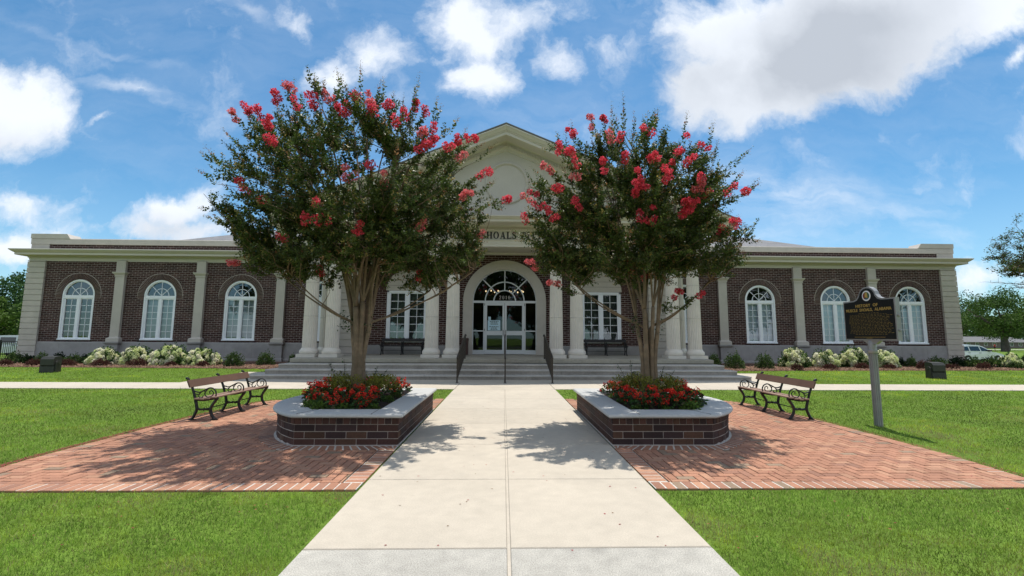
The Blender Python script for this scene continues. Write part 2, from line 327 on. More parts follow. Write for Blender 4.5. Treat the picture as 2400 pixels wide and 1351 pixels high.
def sky():
    w = bpy.data.worlds.new('World'); scene.world = w; w.use_nodes = True; nt = w.node_tree; N = nt.nodes; L = nt.links
    N.clear(); out = N.new('ShaderNodeOutputWorld')
    st = N.new('ShaderNodeTexSky'); st.sky_type = 'NISHITA'; st.sun_disc = False
    st.sun_elevation = math.asin(-SUNV.z); st.sun_rotation = math.atan2(-SUNV.x, -SUNV.y); st.air_density = 1.0; st.dust_density = .4; st.ozone_density = 2.2; st.altitude = 200
    def math_(op, a, b=None, clamp=False):
        n = N.new('ShaderNodeMath'); n.operation = op; n.use_clamp = clamp
        for i, v in enumerate((a, b)):
            if v is None: continue
            if isinstance(v, (int, float)): n.inputs[i].default_value = v
            else: L.new(v, n.inputs[i])
        return n.outputs[0]
    tc = N.new('ShaderNodeTexCoord'); sp = N.new('ShaderNodeSeparateXYZ'); L.new(tc.outputs['Generated'], sp.inputs[0])
    y = math_('MAXIMUM', sp.outputs[1], .12)
    u = math_('DIVIDE', sp.outputs[0], y); v = math_('DIVIDE', sp.outputs[2], y)
    cb = N.new('ShaderNodeCombineXYZ'); L.new(u, cb.inputs[0]); L.new(v, cb.inputs[1])
    # domain warp for ragged edges
    def noise(vec, sc, det=6, rough=.55, dist=0.):
        n = N.new('ShaderNodeTexNoise'); n.inputs['Scale'].default_value = sc; n.inputs['Detail'].default_value = det; n.inputs['Roughness'].default_value = rough; n.inputs['Distortion'].default_value = dist
        L.new(vec, n.inputs['Vector']); return n
    nw = noise(cb.outputs[0], 4.5, 7, .6)
    sub = N.new('ShaderNodeVectorMath'); sub.operation = 'SUBTRACT'; L.new(nw.outputs['Color'], sub.inputs[0]); sub.inputs[1].default_value = (.5, .5, .5)
    scl = N.new('ShaderNodeVectorMath'); scl.operation = 'SCALE'; L.new(sub.outputs[0], scl.inputs[0]); scl.inputs['Scale'].default_value = .16
    add = N.new('ShaderNodeVectorMath'); add.operation = 'ADD'; L.new(cb.outputs[0], add.inputs[0]); L.new(scl.outputs[0], add.inputs[1])
    P = add.outputs[0]
    def uv(x, yy):  # photograph position -> direction coordinates of the sky
        a = (x-1208.1)/1042.8; b = -(yy-675.5)/1042.8; th = .1104
        d = math.cos(th)-b*math.sin(th); A = a/d; B = (math.sin(th)+b*math.cos(th))/d
        c, s = math.cos(.0267), math.sin(.0267); X = A*c+s; Y = -A*s+c
        return X/Y, (B-.0055*A)/Y
    def blobs(lst):
        acc = None
        for (x, yy, rx, ry, rot, k) in lst:
            cu, cv = uv(x, yy)
            mp = N.new('ShaderNodeMapping'); mp.vector_type = 'TEXTURE'; mp.inputs['Location'].default_value = (cu, cv, 0); mp.inputs['Rotation'].default_value = (0, 0, math.radians(rot)); mp.inputs['Scale'].default_value = (rx/1000*1.1, ry/1000*1.1, 1)
            L.new(P, mp.inputs[0])
            ln = N.new('ShaderNodeVectorMath'); ln.operation = 'LENGTH'; L.new(mp.outputs[0], ln.inputs[0])
            q = math_('SUBTRACT', 1.0, ln.outputs['Value'], False); q = math_('MAXIMUM', q, 0.0); q = math_('MULTIPLY', q, k)
            if acc is None: acc = q
            else:
                n = N.new('ShaderNodeMath'); n.operation = 'SMOOTH_MAX'; L.new(acc, n.inputs[0]); L.new(q, n.inputs[1]); n.inputs[2].default_value = .25; acc = n.outputs[0]
        return acc
    puffy = [(1690, 60, 190, 150, 0, 1.2), (1640, 215, 150, 120, 0, 1.2), (1790, 190, 260, 150, 10, 1.6), (1960, 90, 380, 210, 15, 1.9), (2190, 10, 400, 150, 15, 1.6), (2050, 130, 230, 110, 20, 1.2), (1700, 260, 130, 75, 0, .9),
             (1090, 60, 150, 130, 0, 1.0), (1130, 170, 130, 110, 0, .95), (1200, 50, 190, 100, 0, .62), (1300, 135, 90, 90, 30, .55), (1430, 90, 130, 110, 0, .42),
             (890, 120, 150, 90, 10, .72), (775, 175, 110, 90, 0, .85), (690, 50, 95, 60, 0, .52), (30, 250, 200, 130, -20, 1.3), (-20, 320, 160, 90, 0, 1.1), (250, 287, 60, 24, 10, .6),
             (420, 485, 135, 62, 0, 1.0), (350, 540, 160, 50, 0, .65), (490, 545, 140, 55, 0, .8), (60, 490, 160, 70, -8, .62), (20, 600, 170, 60, 0, .8), (150, 560, 120, 40, 0, .5), (2320, 640, 200, 80, 0, .75), (2380, 120, 110, 30, 40, .6)]
    wisps = [(320, 215, 260, 26, -13, .8), (200, 110, 330, 16, -18, .45), (560, 20, 130, 24, -25, .6), (1850, 450, 420, 110, -8, .75), (2000, 500, 420, 80, 8, .6), (1700, 560, 420, 90, 0, .62), (2250, 560, 300, 60, -15, .5), (1300, 280, 340, 70, 10, .3)]
    n1 = noise(P, 6.5, 11, .62); n2 = noise(P, 2.2, 5, .5)
    dp = blobs(puffy)
    t = math_('SUBTRACT', n1.outputs[0], .5); t = math_('MULTIPLY', t, 1.5)
    gate = math_('MULTIPLY', dp, 4.0, True)
    dd = math_('ADD', dp, math_('MULTIPLY', t, gate))
    mr = N.new('ShaderNodeMapRange'); mr.interpolation_type = 'SMOOTHSTEP'; mr.inputs[1].default_value = .10; mr.inputs[2].default_value = .78; L.new(dd, mr.inputs[0]); d1 = mr.outputs[0]
    # stretched noise for the thin high cloud
    mpw = N.new('ShaderNodeMapping'); mpw.inputs['Scale'].default_value = (2.2, 8, 1); mpw.inputs['Rotation'].default_value = (0, 0, .22); L.new(P, mpw.inputs[0])
    nwp = noise(mpw.outputs[0], 2.2, 7, .6)
    dw = math_('MULTIPLY', blobs(wisps), math_('MULTIPLY', math_('SUBTRACT', nwp.outputs[0], .25), 2.2, True)); dw = math_('MULTIPLY', dw, .95, True)
    # unseen cloud behind the camera and overhead, thickened to brighten the shaded facade
    nb = noise(tc.outputs['Generated'], 2.6, 7, .55)
    mb = N.new('ShaderNodeMapRange'); mb.interpolation_type = 'SMOOTHSTEP'; mb.inputs[1].default_value = .40; mb.inputs[2].default_value = .58; L.new(nb.outputs[0], mb.inputs[0])
    back = N.new('ShaderNodeMapRange'); back.inputs[1].default_value = .12; back.inputs[2].default_value = -.1; L.new(sp.outputs[1], back.inputs[0])
    db = math_('MULTIPLY', mb.outputs[0], back.outputs[0])
    front = math_('SUBTRACT', 1.0, back.outputs[0], True)
    d = math_('MULTIPLY', math_('MAXIMUM', d1, dw), front); d = math_('MAXIMUM', d, db)
    # low haze brightening
    hz = N.new('ShaderNodeMapRange'); hz.interpolation_type = 'SMOOTHSTEP'; hz.inputs[1].default_value = .34; hz.inputs[2].default_value = .0; hz.inputs[3].default_value = 0; hz.inputs[4].default_value = .26; L.new(sp.outputs[2], hz.inputs[0])
    d = math_('MAXIMUM', d, hz.outputs[0]); d = math_('MULTIPLY', d, .97)
    # greyer where the cloud is thick
    thick = N.new('ShaderNodeMapRange'); thick.interpolation_type = 'SMOOTHSTEP'; thick.inputs[1].default_value = .75; thick.inputs[2].default_value = 1.9; L.new(math_('ADD', dd, math_('MULTIPLY', math_('SUBTRACT', n2.outputs[0], .5), 1.6)), thick.inputs[0])
    gb = blobs([(1850, 150, 520, 200, 12, 1.5), (1980, 60, 420, 160, 12, 1.2), (0, 330, 180, 60, 0, .8), (400, 540, 200, 60, 0, .6)])
    gm = math_('MULTIPLY', gb, math_('ADD', math_('MULTIPLY', math_('SUBTRACT', n2.outputs[0], .5), 3.0), .9, True), True); gsum = math_('MAXIMUM', math_('MULTIPLY', thick.outputs[0], .35), gm)
    cc = N.new('ShaderNodeMixRGB'); cc.inputs[1].default_value = (.78, .82, .88, 1); cc.inputs[2].default_value = (.44, .475, .53, 1); L.new(gsum, cc.inputs[0])
    b1 = N.new('ShaderNodeBackground'); b1.inputs[1].default_value = SKY_S
    hs = N.new('ShaderNodeMixRGB'); hs.blend_type = 'MULTIPLY'; hs.inputs[0].default_value = 1; hs.inputs[2].default_value = SKY_T; L.new(st.outputs[0], hs.inputs[1]); L.new(hs.outputs[0], b1.inputs[0])
    b2 = N.new('ShaderNodeBackground'); b2.inputs[1].default_value = 1.0; L.new(cc.outputs[0], b2.inputs[0])
    mx = N.new('ShaderNodeMixShader'); L.new(d, mx.inputs[0]); L.new(b1.outputs[0], mx.inputs[1]); L.new(b2.outputs[0], mx.inputs[2]); L.new(mx.outputs[0], out.inputs[0])
SKY_S = .094; SKY_T = (.55, 1.0, 1.14, 1)
sky()
# ------------------------------------------------------------------ ground and paving
def sstep(a, b, x): t = min(max((x-a)/(b-a), 0), 1); return t*t*(3-2*t)
def rise(y): return .10*sstep(16.5, 21.5, y)*(1-sstep(28, 40, y))
def gz(x, y):
    far = -.45*sstep(29, 36, abs(x))*sstep(30, 37, y)*(1 if x > 0 else .3)
    return far+rise(y)-.9*sstep(40, 140, y)*sstep(24, 50, abs(x))
def make_ground():
    m = mat('lawn', (.112, .182, .028), .95, noise=[(.22, .16), (1.7, .14), (18, .28), (70, .25)], mottle=[(.5, (.135, .205, .034), .5, .55), (60, (.16, .21, .06), .4, .62)], bump=(55, .8, .02), spec=.1)
    xs = sorted(set([-600, -350, -220, -150, -110, -80, -60, -50]+[-45+i*1.5 for i in range(61)]+[50, 60, 80, 100, 120, 150, 220, 350, 600]))
    ys = [-400, -150, -60, -20, 0, 3, 5, 8, 11, 14, 16.5, 17.5, 18.5, 19.5, 20.5, 21.5, 24, 27, 29]+[30+i*1.0 for i in range(12)]+[44, 48, 54, 60, 70, 80, 90, 100, 115, 130, 150, 180, 230, 300, 450, 900]
    b = MB(); nx = len(xs)
    v = [(x, y, gz(x, y)-.02) for y in ys for x in xs]
    f = [(j*nx+i, j*nx+i+1, (j+1)*nx+i+1, (j+1)*nx+i) for j in range(len(ys)-1) for i in range(nx-1)]
    b.add(v, f); tag(b.build('ground', m, smooth=True), kind='structure')
make_ground()

JY = [3.507-1.62*4+1.62*i for i in range(11)]
def walkway():
    b = MB(); g = .006
    for i in range(len(JY)-1):
        y0, y1 = JY[i]+g, JY[i+1]-g
        if i == len(JY)-2: y1 = 13.7-g
        for x0, x1 in ((-1.52, -.014), (.014, 1.53)):
            b.bbox(x0, x1, y0, y1, -.1, .0, .006, mi=1 if JY[i] < 3.4 else 0)
    b.box(-.012, .012, JY[0], 13.7, -.1, -.004, mi=0)
    b.box(-1.51, 1.51, JY[0], 13.7, -.12, -.009, mi=2)
    tag(b.build('walkway', [M_CONC, M_CONC2, M_JOINT]), kind='structure')
    # cross sidewalk in front of the steps
    s = MB()
    for side in (-1, 1):
        x = 1.53 if side > 0 else 1.52; k = 0
        while x < 70:
            x1 = x+1.62
            a0, a1 = sorted((side*(x+g), side*(x1-g)))
            def ye(q): return 13.72+(.0 if abs(q) < 8 else -.01*(abs(q)-8))
            s.bbox(a0, a1, 13.74, 15.45, -.1, .0, .006); x = x1
    s.bbox(-1.51, 1.52, 13.71, 15.45, -.1, 0, .006)
    s.box(-70, 70, 13.8, 15.4, -.12, -.009, mi=1)
    tag(s.build('sidewalk', [M_CONC, M_JOINT]), kind='structure')
    # landing below the steps, flared at its ends
    l = MB(); xs = [-10.9, -9.2, -6.1, -3.05, 0, 3.05, 6.1, 9.2, 10.9]
    for i in range(len(xs)-1):
        l.bbox(xs[i]+g, xs[i+1]-g, 15.47, 17.0 if 0 < i < 7 else 17.6, -.1, .0, .006)
    l.box(-10.8, 10.8, 15.44, 19.1, -.12, -.009, mi=1)
    for s_ in (-1, 1):
        X = sorted((s_*9.2, s_*10.9)); l.add([(X[0], 17.6, 0), (X[1], 17.6, 0), (X[1], 19.2, rise(19.2)+.005), (X[0], 19.2, rise(19.2)+.005), (X[0], 17.6, -.1), (X[1], 17.6, -.1), (X[1], 19.2, -.05), (X[0], 19.2, -.05)], [(0, 1, 2, 3), (2, 6, 7, 3), (1, 5, 6, 2), (0, 3, 7, 4)])
    tag(l.build('landing', [M_CONC, M_JOINT]), kind='structure')
walkway()

# planter outline (right-hand one; mirrored for the left): straight inner side, arc outer side
PX0, PX1, PYF, PYB, PSAG = 1.56, 3.05, 6.66, 9.86, .80
def planter_outline(off, n=22, rc=.0):
    """closed outline offset outward by off, from inner-front corner, along the front, round the arc, along the back and home"""
    h = (PYB-PYF)/2; R = (h*h+PSAG*PSAG)/(2*PSAG); cy = (PYF+PYB)/2; cx = PX1+PSAG-R; Ro = R+off
    y0, y1 = PYF-off, PYB+off
    a = math.asin(min(1, (cy-y0)/Ro)); pts = [(PX0-off, y0)]
    for i in range(n+1):
        t = -a+2*a*i/n; pts.append((cx+Ro*math.cos(t), cy+Ro*math.sin(t)))
    pts.append((PX0-off, y1)); return pts
def inside(poly, x, y):
    c = False; n = len(poly)
    for i in range(n):
        x0, y0 = poly[i]; x1, y1 = poly[(i+1) % n]
        if (y0 > y) != (y1 > y) and x < (x1-x0)*(y-y0)/(y1-y0)+x0: c = not c
    return c
def paver_edge(y):
    """outer edge of the brick area"""
    pts = [(4.0, 5.88), (5.2, 5.92), (6.0, 6.03), (7.5, 6.06), (8.9, 6.05), (10.2, 5.95), (10.9, 5.82), (11.25, 5.6), (11.5, 5.1)]
    for (a, p), (b, q) in zip(pts, pts[1:]):
        if a <= y <= b: return p+(q-p)*(y-a)/(b-a)
    return 5.1
def paver_col():
    r = rnd.random(); k = rnd.uniform(.88, 1.12)
    if r < .62: c = (.365, .178, .112)
    elif r < .84: c = (.41, .218, .138)
    elif r < .95: c = (.30, .15, .10)
    else: c = (.27, .19, .13)
    return tuple(q*k for q in c)
def paving(side):
    b = MB(); L_, W_ = .206, .103; g = .0055
    X0, X1, Y0, Y1 = 1.55+.225, 6.1, 4.8+.225, 11.5
    ol = planter_outline(.26)
    def put(x0, x1, y0, y1):
        cx, cy = (x0+x1)/2, (y0+y1)/2
        x0, y0 = max(x0, X0), max(y0, Y0); y1 = min(y1, Y1); x1 = min(x1, paver_edge(cy)-.21)
        if x1-x0 < .025 or y1-y0 < .025: return
        if all(inside(ol, px, py) for px, py in ((x0, y0), (x1, y0), (x1, y1), (x0, y1))): return
        z = rnd.uniform(-.0035, .0015); a0, a1 = sorted((side*(x0+g), side*(x1-g)))
        b.bbox(a0, a1, y0+g, y1-g, -.03, z, .004, col=paver_col())
    # ninety-degree herringbone
    u = W_
    for i in range(-60, 90):
        for j in range(-10, 90):
            bx = 1.5+(i*4+0)*u; 
            # each cell of the herringbone lattice: vectors (1,1) and (4,0) in units
            ox = 1.5+(i*4+j)*u-40*u; oy = 4.7+j*u
            if ox > 6.4 or ox < 1.0 or oy > 11.6: continue
            put(ox, ox+2*u, oy, oy+u)
            put(ox+2*u, ox+3*u, oy-u, oy+u)
    # front border, bricks end-on, pale mortar between
    x = 1.56; step = .113
    while x < paver_edge(4.9)-.02:
        a0, a1 = sorted((side*x, side*(x+.099))); b.bbox(a0, a1, 4.8+rnd.uniform(-.004, .004), 5.012, -.03, .002+rnd.uniform(-.002, .002), .004, col=paver_col()); x += step
    # border beside the walkway
    y = 5.04
    while y < 11.5:
        if not (PYF-.12 < y+.05 < PYB+.05):
            a0, a1 = sorted((side*1.545, side*1.755)); b.bbox(a0, a1, y, y+.099, -.03, .002+rnd.uniform(-.002, .002), .004, col=paver_col())
        y += step
    # outer border
    y = 5.04
    while y < 11.42:
        xe = paver_edge(y+.05); a0, a1 = sorted((side*(xe-.205), side*xe)); b.bbox(a0, a1, y, y+.1, -.03, .002+rnd.uniform(-.002, .002), .004, col=paver_col()); y += .113 if rnd.random() < .7 else .106
    # fan of bricks round the planter
    ring_i, ring_o = planter_outline(.035, 60), planter_outline(.245, 60)
    def resample(p, n):
        d = [0]
        for a, q in zip(p, p[1:]): d.append(d[-1]+math.dist(a, q))
        out = []; k = 0
        for i in range(n+1):
            t = d[-1]*i/n
            while k < len(d)-2 and d[k+1] < t: k += 1
            s = (t-d[k])/max(d[k+1]-d[k], 1e-9); out.append((p[k][0]+(p[k+1][0]-p[k][0])*s, p[k][1]+(p[k+1][1]-p[k][1])*s))
        return out
    n = 68; A = resample(ring_i[0:], n); B = resample(ring_o[0:], n)
    for i in range(n):
        q = [A[i], B[i], B[i+1], A[i+1]]
        def lerp(p, r, t): return (p[0]+(r[0]-p[0])*t, p[1]+(r[1]-p[1])*t)
        q = [lerp(A[i], A[i+1], .13), lerp(B[i], B[i+1], .11), lerp(B[i], B[i+1], .89), lerp(A[i], A[i+1], .87)]
        q = [(max(p[0], 1.56), p[1]) for p in q]; q = [(side*p[0], p[1]) for p in q]
        b.prism(q if side > 0 else q[::-1], -.03, .006, col=tuple(c*.8 for c in paver_col()))
    o = b.build('brick_paving', M_PAVER); tag(o, kind='structure')
    bed = MB(); ol2 = [(side*x, y) for x, y in [(1.55, 4.81)]+[(paver_edge(4.8+i*.2), 4.8+i*.2) for i in range(34)]+[(1.55, 11.55)]]
    bed.prism(ol2 if side > 0 else ol2[::-1], -.04, -.012)
    tag(bed.build('paving_bed', M_JOINT), kind='structure')
    # pale mortar bedding of the borders
    mo = MB(); a0, a1 = sorted((side*1.55, side*(paver_edge(4.9)-.01))); mo.box(a0, a1, 4.81, 5.016, -.03, -.001)
    a0, a1 = sorted((side*1.548, side*1.757))
    mo.box(a0, a1, 5.016, PYF-.26, -.03, -.001); mo.box(a0, a1, PYB+.26, 11.5, -.03, -.001)
    ro = planter_outline(.243, 40); q = [(side*max(p[0], 1.55), p[1]) for p in ro]
    mo.prism(q if side > 0 else q[::-1], -.03, .003)
    for y, y2 in ((5.1, 5.6), (6.1, 6.7), (7.4, 8.2), (9.0, 9.6)):
        mo.add([(side*(paver_edge(y)-.205), y, -.002), (side*paver_edge(y), y, -.002), (side*paver_edge(y2), y2, -.002), (side*(paver_edge(y2)-.205), y2, -.002)], [(0, 1, 2, 3) if side > 0 else (3, 2, 1, 0)])
    tag(mo.build('paving_mortar', M_EFFL), kind='structure')
paving(-1); paving(1)

def bed_edge(x):
    ax = abs(x)
    if x < 0: pts = [(8, 20.3), (11.5, 20.7), (14, 20.9), (17.5, 21.1), (22, 21.2), (27, 21.5), (40, 21.8)]
    else: pts = [(8, 20.2), (11.5, 20.5), (14, 20.7), (17.5, 20.9), (22, 21.1), (27, 21.3), (40, 21.6)]
    for (a, p), (b, q) in zip(pts, pts[1:]):
        if a <= ax <= b: return p+(q-p)*(ax-a)/(b-a)
    return 20.3
def in_lawn(x, y):
    ax = abs(x)
    if ((x-6.2)/.20)**2+((y-6.35)/.7)**2 < rnd.uniform(.3, 1.2) and rnd.random() < .8: return False
    if ax < 1.545+abs(rnd.gauss(0, .012)) and y < 13.75: return False
    if 4.785-abs(rnd.gauss(0, .012)) < y < 11.54 and ax < paver_edge(y)+abs(rnd.gauss(0, .02)): return False
    if 13.70 < y < 15.47: return False
    if y >= 15.4:
        if ax < 10.92 and y < 19.2: return False
        if ax < 9.5: return False
        if y > bed_edge(x)-.02: return False
    return True
def grass():
    rs = np.random.RandomState(3)
    n = 800000
    Y = np.exp(rs.uniform(math.log(2.6), math.log(25), n)); X = rs.uniform(-1, 1, n)*(1.6*Y+3.5); edge = np.abs(X)/(1.6*Y+3.5)
    dens = rs.rand(n)
    keep = np.array([in_lawn(x, y) for x, y in zip(X, Y)]) & (dens > np.clip((edge-.8)/.2, 0, 1)); X, Y = X[keep], Y[keep]; n = len(X)
    # clumps: low-frequency variation of height and tone
    grids = {}
    def vn(x, y, cell, seed):
        if seed not in grids: grids[seed] = np.random.RandomState(seed).uniform(-1, 1, (257, 257))
        g_ = grids[seed]; gx = x/cell+1000; gy = y/cell+1000; ix = np.floor(gx).astype(int); iy = np.floor(gy).astype(int); fx = gx-ix; fy = gy-iy; fx = fx*fx*(3-2*fx); fy = fy*fy*(3-2*fy)
        q = lambda i, j: g_[(ix+i) % 257, (iy+j) % 257]
        return (q(0, 0)*(1-fx)+q(1, 0)*fx)*(1-fy)+(q(0, 1)*(1-fx)+q(1, 1)*fx)*fy
    c1 = .6*vn(X, Y, 1.1, 1)+.5*vn(X, Y, .45, 2)+.3*vn(X, Y, 3.5, 3); c2 = .7*vn(X, Y, .16, 4)+.4*vn(X, Y, .08, 5); c3 = .8*vn(X, Y, .8, 6)+.5*vn(X, Y, .28, 7)+.4*vn(X, Y, 2.6, 8)
    T_ = np.clip((Y-16.5)/5, 0, 1); GZ = .10*T_*T_*(3-2*T_)
    H = (.026+.010*c2+.006*c1)*rs.uniform(.5, 1.45, n)*(1+.02*Y); tall = rs.rand(n) < .004; H[tall] *= 2.0
    W = (.0022+.00075*Y)*rs.uniform(.7, 1.3, n)
    a = rs.uniform(0, 2*PI, n); lean = rs.uniform(.1, .9, n)*H; la = rs.uniform(0, 2*PI, n)
    P0 = np.stack([X-np.cos(a)*W/2, Y-np.sin(a)*W/2, GZ-.02], 1); P1 = np.stack([X+np.cos(a)*W/2, Y+np.sin(a)*W/2, GZ-.02], 1)
    P2 = np.stack([X+np.cos(la)*lean, Y+np.sin(la)*lean, GZ-.02+H], 1)
    V = np.stack([P0, P1, P2], 1).reshape(-1, 3)
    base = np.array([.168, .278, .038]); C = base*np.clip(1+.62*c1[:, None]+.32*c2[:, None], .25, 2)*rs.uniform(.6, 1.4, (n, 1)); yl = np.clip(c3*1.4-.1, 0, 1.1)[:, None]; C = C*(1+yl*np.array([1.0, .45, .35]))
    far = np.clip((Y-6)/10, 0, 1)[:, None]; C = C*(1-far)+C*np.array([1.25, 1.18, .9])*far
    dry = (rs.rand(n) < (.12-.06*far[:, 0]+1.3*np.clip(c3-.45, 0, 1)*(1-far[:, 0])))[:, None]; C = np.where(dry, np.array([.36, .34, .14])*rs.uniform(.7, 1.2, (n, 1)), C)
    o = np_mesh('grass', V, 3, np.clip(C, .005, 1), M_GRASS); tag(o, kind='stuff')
    # petals and dead leaves dropped on lawn, paving edge and walk
    n = 5200; side = rs.choice([-1, 1], n, p=[.8, .2]); y = rs.uniform(4.9, 11.3, n); x = np.array([s*(paver_edge(q)+abs(rs.normal(0, .045))) for s, q in zip(side, y)])
    m2 = 420; x = np.concatenate([x, rs.uniform(-6, 6, m2)]); y = np.concatenate([y, rs.uniform(3.3, 12, m2)]); n += m2
    P = np.stack([x, y, np.where(np.abs(x) < 1.5, .003, .010)], 1); ok = np.array([not (1.5 < abs(q) < 4.1 and 6.5 < r < 10) for q, r in zip(x, y)]); P = P[ok]; n = len(P)
    D = rs.normal(size=(n, 3)); D[:, 2] *= .03
    V = leaves(P, D, rs.uniform(.014, .032, n), rs.uniform(.010, .020, n), rs, 9, .05)
    C = np.where(rs.rand(n, 1) < .6, np.array([.42, .09, .10]), np.array([.22, .12, .06]))*rs.uniform(.6, 1.3, (n, 1)); C = C*np.ones((n, 3))
    tag(np_mesh('fallen_petals', V, 4, C, M_PETAL), kind='stuff')
grass()
def mulch(side):
    rs = np.random.RandomState(5+side); b = MB(); xs = [8.7+i*.75 for i in range(43)]
    v = []; f = []
    for i, x in enumerate(xs): v += [(side*x, bed_edge(side*x), .085), (side*x, bed_edge(side*x)+.3, .13), (side*x, 25.3, .17)]
    for i in range(len(xs)-1):
        for k in range(2):
            q = (i*3+k, (i+1)*3+k, (i+1)*3+k+1, i*3+k+1); f.append(q if side > 0 else q[::-1])
    b.add(v, f)
    m = MATS.get('mulch') or mat('mulch', (.16, .085, .06), .95, noise=[(12, .5), (45, .5)], bump=(22, 1, .05))
    tag(b.build('mulch_bed', m), kind='structure')
    n = 14000; X = side*rs.uniform(9.0, 32, n); Y = np.array([bed_edge(x) for x in X])+rs.uniform(.0, 1.0, n)**1.3*3.2; P = np.stack([X, Y, .12+rs.uniform(0, .04, n)], 1)
    D = rs.normal(size=(n, 3)); D[:, 2] *= .35
    V = leaves(P, D, rs.uniform(.05, .13, n), rs.uniform(.02, .045, n), rs, 2, .1)
    C = np.array([.27, .175, .12])*rs.uniform(.35, 1.7, (n, 1)); tag(np_mesh('mulch_chips', V, 4, C, M_LEAFM), kind='stuff')
mulch(-1); mulch(1)
# bare earth beside the right paving edge
def dirt():
    b = MB(); rs = random.Random(4)
    for cx, cy, rx, ry in ((6.22, 6.35, .14, .75), (-3.05, 4.62, .35, .07), (-5.0, 4.6, .5, .08)):
        pts = [(cx+rx*math.cos(t)*rs.uniform(.7, 1.1), cy+ry*math.sin(t)*rs.uniform(.8, 1.1)) for t in [2*PI*i/18 for i in range(18)]]
        b.prism(pts, -.03, .004)
    tag(b.build('bare_earth', mat('earth', (.15, .105, .06), .95, noise=[(25, .4)], bump=(40, 1, .02))), kind='structure')

# ------------------------------------------------------------------ the building
LIB = empty('library_building', (0, 25.3, 0), 0, 'long dark brick civic building with arched white windows and pedimented column portico', 'building')
YW = 25.3
def wall_openings(b, x0, x1, z0, z1, y, ops, depth=.14, n=24):
    """wall sheet at y facing -y with openings (cx, halfwidth, zs, zspring, rise(True = semicircle))"""
    x = x0
    for cx, hw, zs, zt, arch in sorted(ops):
        b.quad((x, y, z0), (cx-hw, y, z0), (cx-hw, y, z1), (x, y, z1))
        b.quad((cx-hw, y, z0), (cx+hw, y, z0), (cx+hw, y, zs), (cx-hw, y, zs))
        if arch: cur = [(cx-hw*math.cos(PI*i/n), zt+hw*math.sin(PI*i/n)) for i in range(n+1)]
        else: cur = [(cx-hw, zt), (cx+hw, zt)]
        for (a, za), (c, zc) in zip(cur, cur[1:]): b.quad((a, y, za), (c, y, zc), (c, y, z1), (a, y, z1))
        b.quad((cx-hw, y, zs), (cx+hw, y, zs), (cx+hw, y+depth, zs), (cx-hw, y+depth, zs))
        full = [(cx-hw, zs)]+cur+[(cx+hw, zs)]
        for (a, za), (c, zc) in zip(full, full[1:]): b.quad((a, y, za), (a, y+depth, za), (c, y+depth, zc), (c, y, zc))
        x = cx+hw
    b.quad((x, y, z0), (x1, y, z0), (x1, y, z1), (x, y, z1))
WINX = [23.70, 19.25, 14.80, 10.35]; WH = .885; WZ0, WZS = 1.29, 3.765
